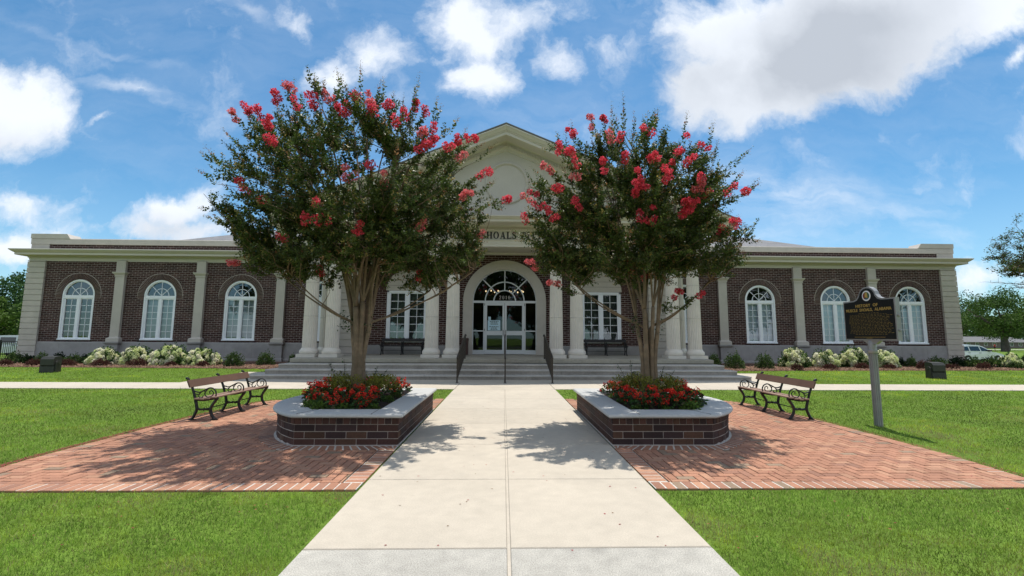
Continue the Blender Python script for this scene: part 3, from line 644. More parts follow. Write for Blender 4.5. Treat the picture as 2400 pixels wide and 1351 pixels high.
def bld():
    b = MB()
    for s in (-1, 1):
        ops = [(s*x, WH, WZ0, WZS, True) for x in WINX]
        xs = sorted((s*8.0, s*26.46)); wall_openings(b, xs[0], xs[1], 0, 6.9, YW, ops)
    # sides, back
    b.quad((-26.46, YW, 0), (-26.46, 50, 0), (-26.46, 50, 6.9), (-26.46, YW, 6.9)); b.quad((26.46, YW, 0), (26.46, 50, 0), (26.46, 50, 6.9), (26.46, YW, 6.9))
    b.quad((-26.46, 50, 0), (26.46, 50, 0), (26.46, 50, 6.9), (-26.46, 50, 6.9))
    for s in (-1, 1): b.quad((s*8.0, 20.6, 0), (s*8.0, YW, 0), (s*8.0, YW, 6.9), (s*8.0, 20.6, 6.9))
    # porch wall with door arch and two windows
    wall_openings(b, -6.9, 6.9, .6, 6.6, 21.2, [(-4.63, .96, 1.30, 3.74, False), (0, 1.6, .6, 3.27, True), (4.63, .96, 1.30, 3.74, False)], .16)
    b.build('brick_wall', M_BRICK, LIB)
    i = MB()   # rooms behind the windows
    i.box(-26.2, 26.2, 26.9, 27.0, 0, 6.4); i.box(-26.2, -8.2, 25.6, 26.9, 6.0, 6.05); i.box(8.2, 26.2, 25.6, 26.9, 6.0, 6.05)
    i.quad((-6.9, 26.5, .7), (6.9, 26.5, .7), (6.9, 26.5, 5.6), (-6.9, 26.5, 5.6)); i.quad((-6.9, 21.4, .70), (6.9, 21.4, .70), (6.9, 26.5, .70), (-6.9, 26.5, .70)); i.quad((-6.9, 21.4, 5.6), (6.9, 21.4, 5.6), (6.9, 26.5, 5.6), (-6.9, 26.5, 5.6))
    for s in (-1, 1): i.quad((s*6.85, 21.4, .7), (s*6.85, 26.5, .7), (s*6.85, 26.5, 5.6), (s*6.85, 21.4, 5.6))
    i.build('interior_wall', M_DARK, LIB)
    # plinth course
    for s in (-1, 1):
        p = MB()
        path = [(-26.5, 50), (-26.5, 25.3), (-8.0, 25.3)] if s < 0 else [(8.0, 25.3), (26.5, 25.3), (26.5, 50)]
        p.sweep([(.10, -.1), (.10, .26), (.05, .31), (.05, 1.15), (.02, 1.19), (-.1, 1.19)], path)
        fixn(p.build('plinth', M_PLINTH, LIB))
    for x0, x1 in ((-6.9, -1.95), (1.95, 6.9)): p = MB(); p.sweep([(.03, .6), (.03, 1.15), (.01, 1.17), (-.1, 1.17)], [(x0, 21.2), (x1, 21.2)]); fixn(p.build('plinth', M_PLINTH, LIB))
    j = MB()  # joints of the plinth slabs
    for s in (-1, 1):
        for x in [9.5+i*1.49 for i in range(12)]: j.box(s*x-.004, s*x+.004, 25.3-.0525, 25.3, .32, 1.14)
    j.build('plinth_joint', M_MORTARD, LIB)
    # quoined corners
    for s in (-1, 1):
        q = MB(); z = .02; k = 0
        while z < 5.66:
            z1 = min(z+.31, 5.68); c = .026
            X0, X1 = (s*25.60, s*26.56); X0, X1 = min(X0, X1), max(X0, X1); Y0, Y1 = 25.20, 26.4
            v = []
            for zz, ins in ((z, .045), (z+.018, .045), (z+.026, 0), (z1-.006, 0), (z1, .012)): v += [(X0+ins, Y0+ins, zz), (X1-ins, Y0+ins, zz), (X1-ins, Y1-ins, zz), (X0+ins, Y1-ins, zz)]
            q.add(v, [(a*4+i, a*4+(i+1) % 4, (a+1)*4+(i+1) % 4, (a+1)*4+i) for a in range(4) for i in range(4)]+[(0, 3, 2, 1), (16, 17, 18, 19)]); z = z1
        q.build('quoin', M_STONE, LIB)
        q = MB(); z = .78   # pier behind the portico columns
        while z < 5.5:
            z1 = min(z+.3048, 5.6); X0, X1 = sorted((s*6.68, s*8.02)); Y0, Y1 = 20.4, 21.6; c = .024; v = []
            for zz, ins in ((z, .045), (z+.018, .045), (z+.026, 0), (z1-.006, 0), (z1, .012)): v += [(X0+ins, Y0+ins, zz), (X1-ins, Y0+ins, zz), (X1-ins, Y1-ins, zz), (X0+ins, Y1-ins, zz)]
            q.add(v, [(a*4+i, a*4+(i+1) % 4, (a+1)*4+(i+1) % 4, (a+1)*4+i) for a in range(4) for i in range(4)]+[(0, 3, 2, 1), (16, 17, 18, 19)]); z = z1
        X0, X1 = sorted((s*6.6, s*8.1)); q.box(X0, X1, 20.28, 21.5, .6, .78)
        q.build('pier', M_STONE, LIB)
    # pilasters, one object each, capital and base as sub-parts
    for s in (-1, 1):
        for xc in (21.42, 17.01, 12.56):
            c = s*xc; hw = .245
            a = MB(); a.box(c-hw, c+hw, 25.15, 25.35, 1.46, 4.87); a.box(c-hw, c+hw, 25.15, 25.35, 5.06, 5.70)
            for k in range(5): a.box(c-.17+k*.085-.012, c-.17+k*.085+.012, 25.138, 25.16, 5.12, 5.60)
            po = a.build('pilaster', M_STONE, LIB)
            cp = MB(); cp.sweep([(0, 4.80), (.03, 4.80), (.03, 4.84), (.02, 4.87), (.05, 4.92), (.11, 5.0), (.12, 5.06), (0, 5.06)], [(c-hw, 25.3), (c-hw, 25.15), (c+hw, 25.15), (c+hw, 25.3)])
            fixn(cp.build('capital', M_STONE, po))
            bs = MB(); bs.sweep([(0, 1.46), (.02, 1.44), (.07, 1.40), (.10, 1.38), (.10, 1.20), (0, 1.20)], [(c-hw, 25.3), (c-hw, 25.15), (c+hw, 25.15), (c+hw, 25.3)])
            fixn(bs.build('base', M_STONE, po))
            pd = MB(); pd.sweep([(0, 1.195), (.16, 1.195), (.16, 1.14), (.12, 1.08), (.07, 1.05), (.07, .34), (.11, .30), (.12, .0), (0, 0)], [(c-hw, 25.3), (c-hw, 25.13), (c+hw, 25.13), (c+hw, 25.3)])
            fixn(pd.build('pedestal', M_PLINTH, po))
    # cornice of the wings with a small dentil course
    prof = [(0, 5.66), (.04, 5.66), (.04, 5.72), (.06, 5.74), (.06, 5.82), (.10, 5.84), (.10, 5.89), (.17, 5.93), (.17, 5.95), (.42, 5.95), (.42, 5.935), (.46, 5.95), (.46, 6.06), (.50, 6.08), (.56, 6.13), (.62, 6.19), (.64, 6.20), (.64, 6.25), (.60, 6.262), (-.05, 6.38)]
    for path in ([(-26.5, 50), (-26.5, 25.3), (-8.4, 25.3)], [(8.4, 25.3), (26.5, 25.3), (26.5, 50)]):
        e = MB(); e.sweep(prof, path); e = fixn(e.build('cornice', M_TRIM, LIB)); s = -1 if path[0][0] < 0 else 1
        d = MB(); x = 8.8
        while x < 26.5: a0, a1 = sorted((s*x, s*(x+.035))); d.box(a0, a1, 25.3-.122, 25.3-.098, 5.845, 5.888); x += .07
        d.build('dentil_course', M_TRIM, e)
    # parapet
    for path in ([(-26.5, 50), (-26.5, 25.3), (-8.4, 25.3)], [(8.4, 25.3), (26.5, 25.3), (26.5, 50)]):
        pa = MB(); s = -1 if path[0][0] < 0 else 1; pa.sweep([(.03, 6.60), (.06, 6.62), (.06, 6.90), (.03, 6.94), (-.35, 6.94), (-.35, 6.60)], path)
        X0, X1 = sorted((s*25.55, s*26.53)); pa.box(X0, X1, 25.26, 26.3, 6.33, 6.60)
        pts = [(s*26.58, 6.93), (s*26.58, 7.20), (s*24.62, 7.20), (s*24.42, 6.93)]; pa.prism(pts if s < 0 else pts[::-1], 25.22, 26.0, plane='xz')
        X0, X1 = sorted((s*26.58, s*25.8)); pa.box(X0, X1, 26.0, 28, 6.93, 7.2)
        fixn(pa.build('parapet', M_STONE, LIB))
    # hipped roof with the portico gable running back into it
    r = MB(); z0 = 6.6; zr = 6.6+.42*9.6
    A = (-25.5, 27, z0); B = (25.5, 27, z0); Cc = (25.5, 46.2, z0); D = (-25.5, 46.2, z0); E1 = (-15.9, 36.6, zr); E2 = (15.9, 36.6, zr)
    r.add([A, B, Cc, D, E1, E2], [(0, 1, 5, 4), (1, 2, 5), (2, 3, 4, 5), (3, 0, 4)])
    r.quad((-26.3, 25.7, 6.5), (26.3, 25.7, 6.5), (26.3, 49.5, 6.5), (-26.3, 49.5, 6.5))
    for s in (-1, 1):
        q_ = [(0, 17.93, 10.60), (s*9.75, 17.93, 10.60-.414*9.75), (s*9.75, 34, 10.60-.414*9.75), (0, 36.4, 10.60)]
        r.add(q_+[(x, y, z-.05) for x, y, z in q_], [(0, 1, 2, 3), (7, 6, 5, 4), (0, 4, 5, 1), (1, 5, 6, 2)])
    fixn(r.build('roof', M_ROOF, LIB))
bld()

def window(cx, y, hw, z0, zs, arch, parent, rows=6, blind='pale', deep=.10):
    """white double casement; arched ones have a half-round fanlight. y = outer wall face"""
    fy0, fy1 = y+.02, y+.15
    b = MB(); cw = .085
    n = 28
    def ring(ro, ri, c, y0, y1, a0=0, a1=PI, nn=n):
        for i in range(nn):
            t0, t1 = a0+(a1-a0)*i/nn, a0+(a1-a0)*(i+1)/nn
            q = [(c[0]+ro*math.cos(t0), c[1]+ro*math.sin(t0)), (c[0]+ro*math.cos(t1), c[1]+ro*math.sin(t1)), (c[0]+ri*math.cos(t1), c[1]+ri*math.sin(t1)), (c[0]+ri*math.cos(t0), c[1]+ri*math.sin(t0))]
            b.prism(q, y0, y1, plane='xz')
    zt = zs
    # casing (proud) and stepped inner frame
    b.box(cx-hw, cx-hw+cw, fy0, fy1, z0, zt); b.box(cx+hw-cw, cx+hw, fy0, fy1, z0, zt)
    b.box(cx-hw-.02, cx+hw+.02, fy0-.03, fy1, z0-.0, z0+.07)
    if arch: ring(hw, hw-cw, (cx, zs), fy0, fy1)
    else: b.box(cx-hw, cx+hw, fy0, fy1, zt-cw, zt)
    i0 = cw; iw = .045; ya, yb = fy0+.035, fy1
    b.box(cx-hw+i0, cx-hw+i0+iw, ya, yb, z0+.07, zt); b.box(cx+hw-i0-iw, cx+hw-i0, ya, yb, z0+.07, zt)
    if arch: ring(hw-i0+.002, hw-i0-iw, (cx, zs), ya, yb)
    top = zs-.17 if arch else zt-cw
    if arch: b.box(cx-hw+cw-.01, cx+hw-cw+.01, ya-.02, yb, zs-.17, zs-.005)
    b.box(cx-.075, cx+.075, ya-.01, yb, z0+.07, top)
    gw = hw-i0-iw; zb = z0+.13
    b.box(cx-gw, cx+gw, ya+.01, yb, z0+.07, zb); b.box(cx-gw, cx+gw, ya+.01, yb, top-.05, top)
    for s in (-1, 1): b.box(*(sorted((cx+s*.075, cx+s*.115))), ya+.012, yb, zb, top); b.box(*(sorted((cx+s*(gw-.04), cx+s*gw))), ya+.012, yb, zb, top)
    # muntins
    mw = .012; my0, my1 = ya+.045, ya+.07
    for s in (-1, 1):
        xm = cx+s*(.115+gw-.04)/2; b.box(xm-mw, xm+mw, my0, my1, zb, top-.05)
        xa, xb = sorted((cx+s*.115, cx+s*(gw-.04)))
        for k in range(1, rows): z = zb+(top-.05-zb)*k/rows; b.box(xa, xb, my0, my1, z-mw, z+mw)
    if arch:
        R = hw-i0-iw; ring(R*.56, R*.56-.03, (cx, zs-.005), my0, my1, nn=16)
        for t in (PI/4, PI/2, 3*PI/4):
            c, s_ = math.cos(t), math.sin(t); b.obox((cx+c*R/2, (my0+my1)/2, zs+s_*R/2), (c, 0, s_), (0, 1, 0), (-s_, 0, c), R/2, .0125, .014)
    w = b.build('window', M_WHITE, parent)
    g = MB(); gy = my0+.012
    for s in (-1, 1):
        xa, xb = sorted((cx+s*.115, cx+s*(gw-.04))); g.quad((xa, gy, zb), (xb, gy, zb), (xb, gy, top-.05), (xa, gy, top-.05))
    if arch:
        pts = [(cx+(hw-i0-iw+.01)*math.cos(PI*i/20), gy, zs-.01+(hw-i0-iw+.01)*math.sin(PI*i/20)) for i in range(21)]
        g.add(pts, [tuple(range(21))])
    g.build('pane', M_GLASS, w)
    if blind:
        k = MB(); by = y+.26
        xs = np.linspace(cx-hw+.05, cx+hw-.05, 41 if blind == 'dim' else 2)
        for a, c_ in zip(xs, xs[1:]):
            o1 = .02*math.sin(a*45) if blind == 'dim' else 0; o2 = .02*math.sin(c_*45) if blind == 'dim' else 0
            k.quad((a, by+o1, z0+.05), (c_, by+o2, z0+.05), (c_, by+o2, top+.02), (a, by+o1, top+.02))
        k.build('curtain' if blind == 'dim' else 'blind', {'pale': M_BLIND, 'grey': M_BLIND2, 'dim': M_CURT}[blind], w)
    return w
for s in (-1, 1):
    for k, x in enumerate(WINX): window(s*x, YW, WH, WZ0, WZS, True, LIB, blind='dim' if (s < 0 and k == 0) else ('grey' if s < 0 else 'pale'))
for s in (-1, 1): window(s*4.63, 21.2, .96, 1.30, 3.74, False, LIB, blind='dim')

def arch_bricks():
    for s in (-1, 1):
        for cx in WINX:
            b = MB(); c = s*cx; ri, ro = WH+.012, WH+.335; n = 46
            for i in range(n):
                t0, t1 = PI*(i+.13)/n, PI*(i+.87)/n; k = rnd.uniform(.7, 1.35)
                q = [(c+r*math.cos(t), WZS+r*math.sin(t)) for r, t in ((ro, t0), (ro, t1), (ri, t1), (ri, t0))]
                b.prism(q, 25.3-.016, 25.31, col=(.055*k, .025*k, .021*k), plane='xz')
            for sg in (-1, 1):
                for j in range(2):
                    k = rnd.uniform(.7, 1.3); X = sorted((c+sg*ri, c+sg*ro)); b.box(X[0], X[1], 25.3-.012, 25.31, WZS-.07*(j+1)+.005, WZS-.07*j-.005, col=(.085*k, .043*k, .036*k))
            o = b.build('brick_arch', M_RBRICK, LIB)
            m = MB()
            for i in range(24):
                t0, t1 = PI*i/24, PI*(i+1)/24
                q = [(c+r*math.cos(t), WZS+r*math.sin(t)) for r, t in ((ro+.028, t0), (ro+.028, t1), (ri, t1), (ri, t0))]; m.prism(q, 25.3-.005, 25.31, plane='xz')
            for sg in (-1, 1): X = sorted((c+sg*ri, c+sg*(ro+.012))); m.box(X[0], X[1], 25.3-.005, 25.31, WZS-.15, WZS)
            m.build('mortar', M_MORTAR, o)
            sl_ = MB()
            for i in range(18): sl_.box(c-1.0+i*.111+.006, c-1.0+(i+1)*.111-.006, 25.3-.035, 25.31, WZ0-.085, WZ0-.005, col=tuple(rnd.uniform(.7, 1.2)*v for v in (.05, .026, .022)))
            sl_.build('brick_sill', M_RBRICK, LIB)
arch_bricks()

def glyph(b, ch, x, z, h, y, dep):
    """bold roman capital built from thick and thin strokes; returns its advance"""
    T, t, sf = .20, .07, .055
    W = {'M': .98, 'U': .80, 'S': .62, 'C': .78, 'L': .70, 'E': .70, 'H': .86, 'O': .86, 'A': .86, 'I': .40, 'T': .76, 'Y': .82, '2': .58, '0': .62, '1': .42, ' ': .42}[ch]
    def P(pts): b.prism([(x+a*h, z+c*h) for a, c in pts], y-dep, y+.002, plane='xz')
    def R(a0, a1, c0, c1): P([(a0, c0), (a1, c0), (a1, c1), (a0, c1)])
    def stem(xc, w=T, c0=0, c1=1, s0=True, s1=True):
        R(xc-w/2, xc+w/2, c0, c1)
        if s0: R(xc-w/2-.08, xc+w/2+.08, c0, c0+sf)
        if s1: R(xc-w/2-.08, xc+w/2+.08, c1-sf, c1)
    def ring(xc, rx, ry, a0, a1, th=T, zc=.5, n=22):
        for i in range(n):
            q = [a0+(a1-a0)*(i+k)/n for k in (0, 1)]; P([(xc+rx*math.cos(q[0]), zc+ry*math.sin(q[0])), (xc+rx*math.cos(q[1]), zc+ry*math.sin(q[1])), (xc+(rx-th)*math.cos(q[1]), zc+(ry-t*.8)*math.sin(q[1])), (xc+(rx-th)*math.cos(q[0]), zc+(ry-t*.8)*math.sin(q[0]))])
    if ch == 'H': stem(.18); stem(W-.18); R(.25, W-.25, .47, .47+t)
    elif ch == 'I': stem(W/2)
    elif ch == 'L': stem(.18); R(.2, W-.02, 0, t); R(W-.09, W-.02, 0, .30)
    elif ch == 'E': stem(.18); R(.2, W-.03, 0, t); R(W-.10, W-.03, 0, .28); R(.2, W-.05, 1-t, 1); R(W-.12, W-.05, .74, 1); R(.2, .48, .48, .48+t); R(.44, .50, .40, .62)
    elif ch == 'T': stem(W/2, s1=False); R(.02, W-.02, 1-t, 1); R(.02, .09, .72, 1); R(W-.09, W-.02, .72, 1)
    elif ch == 'A':
        P([(.10, 0), (.17, 0), (.46, .98), (.40, 1)]); P([(W-.30, 0), (W-.08, 0), (.50, 1.02), (.38, 1.02)]); R(.20, W-.24, .30, .30+t); R(.0, .26, 0, sf); R(W-.38, W, 0, sf)
    elif ch == 'M':
        R(.10, .17, 0, 1); R(.0, .27, 0, sf); R(0, .17, 1-sf, 1); R(W-.28, W-.08, 0, 1); R(W-.36, W, 0, sf); R(W-.12, W, 1-sf, 1); P([(.12, 1), (.33, 1), (.55, .08), (.46, .02)]); P([(.46, .02), (.53, .02), (W-.12, 1), (W-.22, 1)])
    elif ch == 'Y':
        R(W/2-T/2, W/2+T/2, 0, .48); R(W/2-.18, W/2+.18, 0, sf); P([(W/2-T/2, .48), (W/2+.10, .48), (.30, 1), (.06, 1)]); P([(W/2, .44), (W/2+T/2, .48), (W-.08, 1), (W-.15, 1)]); R(0, .36, 1-sf, 1); R(W-.26, W, 1-sf, 1)
    elif ch == 'O': ring(W/2, W/2-.02, .52, 0, 2*PI)
    elif ch == '0': ring(W/2, W/2-.04, .52, 0, 2*PI, .15)
    elif ch == '1': stem(W/2, .15, s1=False); P([(W/2-.2, .82), (W/2, 1), (W/2+.07, 1), (W/2-.1, .86)])
    elif ch == 'C': ring(W/2+.02, W/2-.02, .52, .75, 2*PI-.75); R(W-.12, W-.05, .62, .98); R(W-.10, W-.05, .06, .24)
    elif ch == 'U': R(.08, .28, .3, 1); R(0, .36, 1-sf, 1); R(W-.16, W-.09, .3, 1); R(W-.26, W, 1-sf, 1); ring(.385, .305, .32, PI, 2*PI, .2, .32)
    elif ch in 'S2':
        pts = [(.53, .72, .04), (.50, .90, .05), (.32, .985, .045), (.14, .90, .08), (.10, .74, .10), (.22, .58, .11), (.40, .46, .115), (.52, .30, .11), (.48, .12, .08), (.30, .02, .045), (.12, .10, .05), (.07, .28, .04)] if ch == 'S' else [(.10, .74, .05), (.14, .92, .05), (.30, .99, .06), (.46, .88, .09), (.46, .68, .09), (.32, .42, .06), (.10, .05, .045)]
        sp = spline([(a, 0, c) for a, c, w in pts], 4); ws = [q.z for q in spline([(0, 0, w) for a, c, w in pts], 4)]
        for i in range(len(sp)-1):
            d = (sp[i+1]-sp[i]).normalized(); n_ = Vector((-d.z, 0, d.x)); p0, p1 = sp[i]+n_*ws[i], sp[i+1]+n_*ws[i+1]; q0, q1 = sp[i]-n_*ws[i], sp[i+1]-n_*ws[i+1]; P([(p0.x, p0.z), (p1.x, p1.z), (q1.x, q1.z), (q0.x, q0.z)])
        if ch == '2': R(.05, .54, 0, .10); R(.47, .54, 0, .24)
        else: R(.50, .56, .66, .98); R(.05, .11, .02, .34)
    return W
def serif_text(txt, h, m, parent, name, xc, y, z, track=.115, dep=.02):
    tot = 0; tmp = MB()
    adv = [glyph(MB(), c, 0, 0, h, 0, .01) for c in txt]; L_ = (sum(adv)+track*(len(txt)-1))*h; x = xc-L_/2
    for c, a in zip(txt, adv):
        if c != ' ': g = MB(); glyph(g, c, x, z, h, y, dep); fixn(g.build(name, m, parent))
        x += (a+track)*h
# ------------------------------------------------------------------ portico
def portico():
    # steps and porch floor
    fr = [(16.60, .15, 9.22), (17.10, .32, 8.95), (17.62, .495, 8.72)]
    for i, (y, z, hx) in enumerate(fr):
        b = MB(); z0 = [-.05, .15, .32][i]; cuts = [-hx]
        xx = -hx+rnd.uniform(1.2, 1.9)+i*.1
        while xx < hx-.8: cuts.append(xx); xx += 2.45
        cuts.append(hx)
        for a, c in zip(cuts, cuts[1:]):
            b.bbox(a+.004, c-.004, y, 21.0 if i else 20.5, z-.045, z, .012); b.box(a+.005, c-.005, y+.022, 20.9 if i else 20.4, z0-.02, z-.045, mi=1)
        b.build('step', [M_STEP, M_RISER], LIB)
    f = MB(); hx = 8.62
    f.add([(-hx, 18.32, .53), (hx, 18.32, .53), (hx, 18.32, .66), (-hx, 18.32, .66), (-hx, 18.335, .672), (hx, 18.335, .672), (-hx, 21.25, .757), (hx, 21.25, .757), (-hx, 25.3, .757), (hx, 25.3, .757), (-hx, 18.40, .53), (hx, 18.40, .53), (-hx, 18.40, .2), (hx, 18.40, .2), (-hx, 25.3, .2), (hx, 25.3, .2)],
          [(0, 1, 2, 3), (3, 2, 5, 4), (4, 5, 7, 6), (6, 7, 9, 8), (1, 0, 10, 11), (11, 10, 12, 13), (0, 3, 4, 6, 8, 14, 12, 10), (1, 11, 13, 15, 9, 7, 5, 2)])
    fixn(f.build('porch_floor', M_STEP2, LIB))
    # columns: fluted shaft with base and capital
    def column(cx, cy):
        n = 96; prof = []
        for i in range(17):
            t = i/16; r = .292-.050*(t**1.6); prof.append((r, 1.07+(5.06-1.07)*t))
        def fl(k, i):
            ph = (k % 4)/4; return 1-(.07 if k % 4 in (1, 3) else (.10 if k % 4 == 2 else 0))
        b = MB(); b.lathe(prof, (cx, cy, 0), n, fl); c = b.build('column', M_COLUMN, LIB)
        bs = MB(); bs.lathe([(.30, 1.08), (.31, 1.06), (.33, 1.03), (.335, 1.01), (.37, .98), (.385, .93), (.385, .87), (.37, .83), (.34, .825)], (cx, cy, 0), 40); bs.box(cx-.385, cx+.385, cy-.385, cy+.385, .64, .82)
        bs = fixn(bs.build('base', M_COLUMN, c, smooth=.6))
        cp = MB(); cp.lathe([(.243, 5.05), (.262, 5.055), (.275, 5.075), (.262, 5.095), (.245, 5.10), (.240, 5.20), (.245, 5.24), (.262, 5.25), (.262, 5.27), (.29, 5.30), (.32, 5.345), (.33, 5.37)], (cx, cy, 0), 40); cp.box(cx-.335, cx+.335, cy-.335, cy+.335, 5.37, 5.48)
        fixn(cp.build('capital', M_COLUMN, c, smooth=.6))
        for z in (2.42, 3.86): j = MB(); t = (z-1.07)/3.99; r = .292-.05*t**1.6; j.lathe([(r*.955, z-.012), (r*1.003, z-.012), (r*1.003, z+.012), (r*.955, z+.012)], (cx, cy, 0), 48); j.build('mortar_joint', M_EFFL, c)
    for s in (-1, 1):
        for x in (8.30, 7.36, 3.13, 2.24): column(s*x, 19.33)
    for s in (-1, 1): column(s*8.25, 20.95)
    # entablature
    e = MB(); path = [(-8.66, 25.2), (-8.66, 19.07), (8.66, 19.07), (8.66, 25.2)]
    prof = [(-.52, 5.48), (0, 5.48), (0, 5.60), (.02, 5.61), (.02, 5.72), (.05, 5.74), (.07, 5.77), (.0, 5.79), (0, 6.17), (.04, 6.20), (.07, 6.22), (.07, 6.32), (.12, 6.34), (.20, 6.38), (.86, 6.38), (.88, 6.36), (.90, 6.38), (.90, 6.46), (.96, 6.49), (1.02, 6.54), (1.06, 6.56), (1.06, 6.59), (-.2, 6.64), (-.52, 6.64)]
    e.sweep(prof, path); e = fixn(e.build('entablature', M_TRIM, LIB))
    d = MB(); x = -8.7
    while x < 8.7: d.box(x, x+.062, 19.07-.13, 19.07-.06, 6.222, 6.318); x += .118
    d.build('dentil_course', M_TRIM, e)
    serif_text('MUSCLE SHOALS CITY HALL', .30, M_LETTER, e, 'letter', .03, 19.055, 5.83)
    cl = MB(); cl.box(-8.3, 8.3, 19.5, 21.3, 5.60, 5.66); cl.sweep([(0, 5.50), (.10, 5.50), (.12, 5.56), (.16, 5.60), (0, 5.60)], [(-6.68, 21.2), (6.68, 21.2)]); fixn(cl.build('porch_ceiling', M_TRIM, LIB))
    # pediment
    t = MB(); sl = .414; H = 10.55
    t.add([(-8.9, 18.99, 6.5), (8.9, 18.99, 6.5), (0, 18.99, 10.2), (-8.9, 19.3, 6.5), (8.9, 19.3, 6.5), (0, 19.3, 10.2)], [(0, 1, 2), (5, 4, 3)])
    tm = t.build('tympanum', M_STUCCO, LIB)
    rr = MB(); R0 = .94; c = (.05, 8.31); 
    rp = [(R0, 0), (R0, -.06), (R0-.03, -.085), (R0-.075, -.085), (R0-.11, -.03), (R0-.13, 0)]; n = 56; v = []; f = []
    for i in range(n):
        a = 2*PI*i/n
        for r, dy in rp: v.append((c[0]+r*math.cos(a), 18.99+dy, c[1]+r*math.sin(a)))
    k = len(rp)
    for i in range(n):
        for j in range(k-1): f.append((i*k+j, ((i+1) % n)*k+j, ((i+1) % n)*k+j+1, i*k+j+1))
    rr.add(v, f); fixn(rr.build('round_moulding', M_STUCCO, tm, smooth=.7))
    rk = MB(); prof = [(17.95, -.02), (17.95, -.07), (18.0, -.12), (18.06, -.20), (18.10, -.22), (18.10, -.25), (18.14, -.26), (18.14, -.38), (18.17, -.40), (18.20, -.385), (18.74, -.385), (18.78, -.43), (18.82, -.46), (18.84, -.48), (18.84, -.60), (18.90, -.62), (18.95, -.66), (18.95, -.74), (18.992, -.76)]
    for s in (-1, 1):
        v = []
        for X in (0, 9.72):
            for y, dz in prof: v.append((s*X, y, H-sl*X+dz))
        k = len(prof); rk.add(v, [(i, i+1, k+i+1, k+i) for i in range(k-1)])
    rk = fixn(rk.build('raking_cornice', M_TRIM, LIB))
    d = MB()
    for s in (-1, 1):
        X = .06
        while X < 8.2:
            z = H-sl*X; a = Vector((s, 0, -sl)).normalized(); d.obox((s*X, 18.80, z-.545), a, (0, 1, 0), (0, 0, 1), .032, .045, .052); X += .118
    d.build('dentil_course', M_TRIM, rk)
portico()

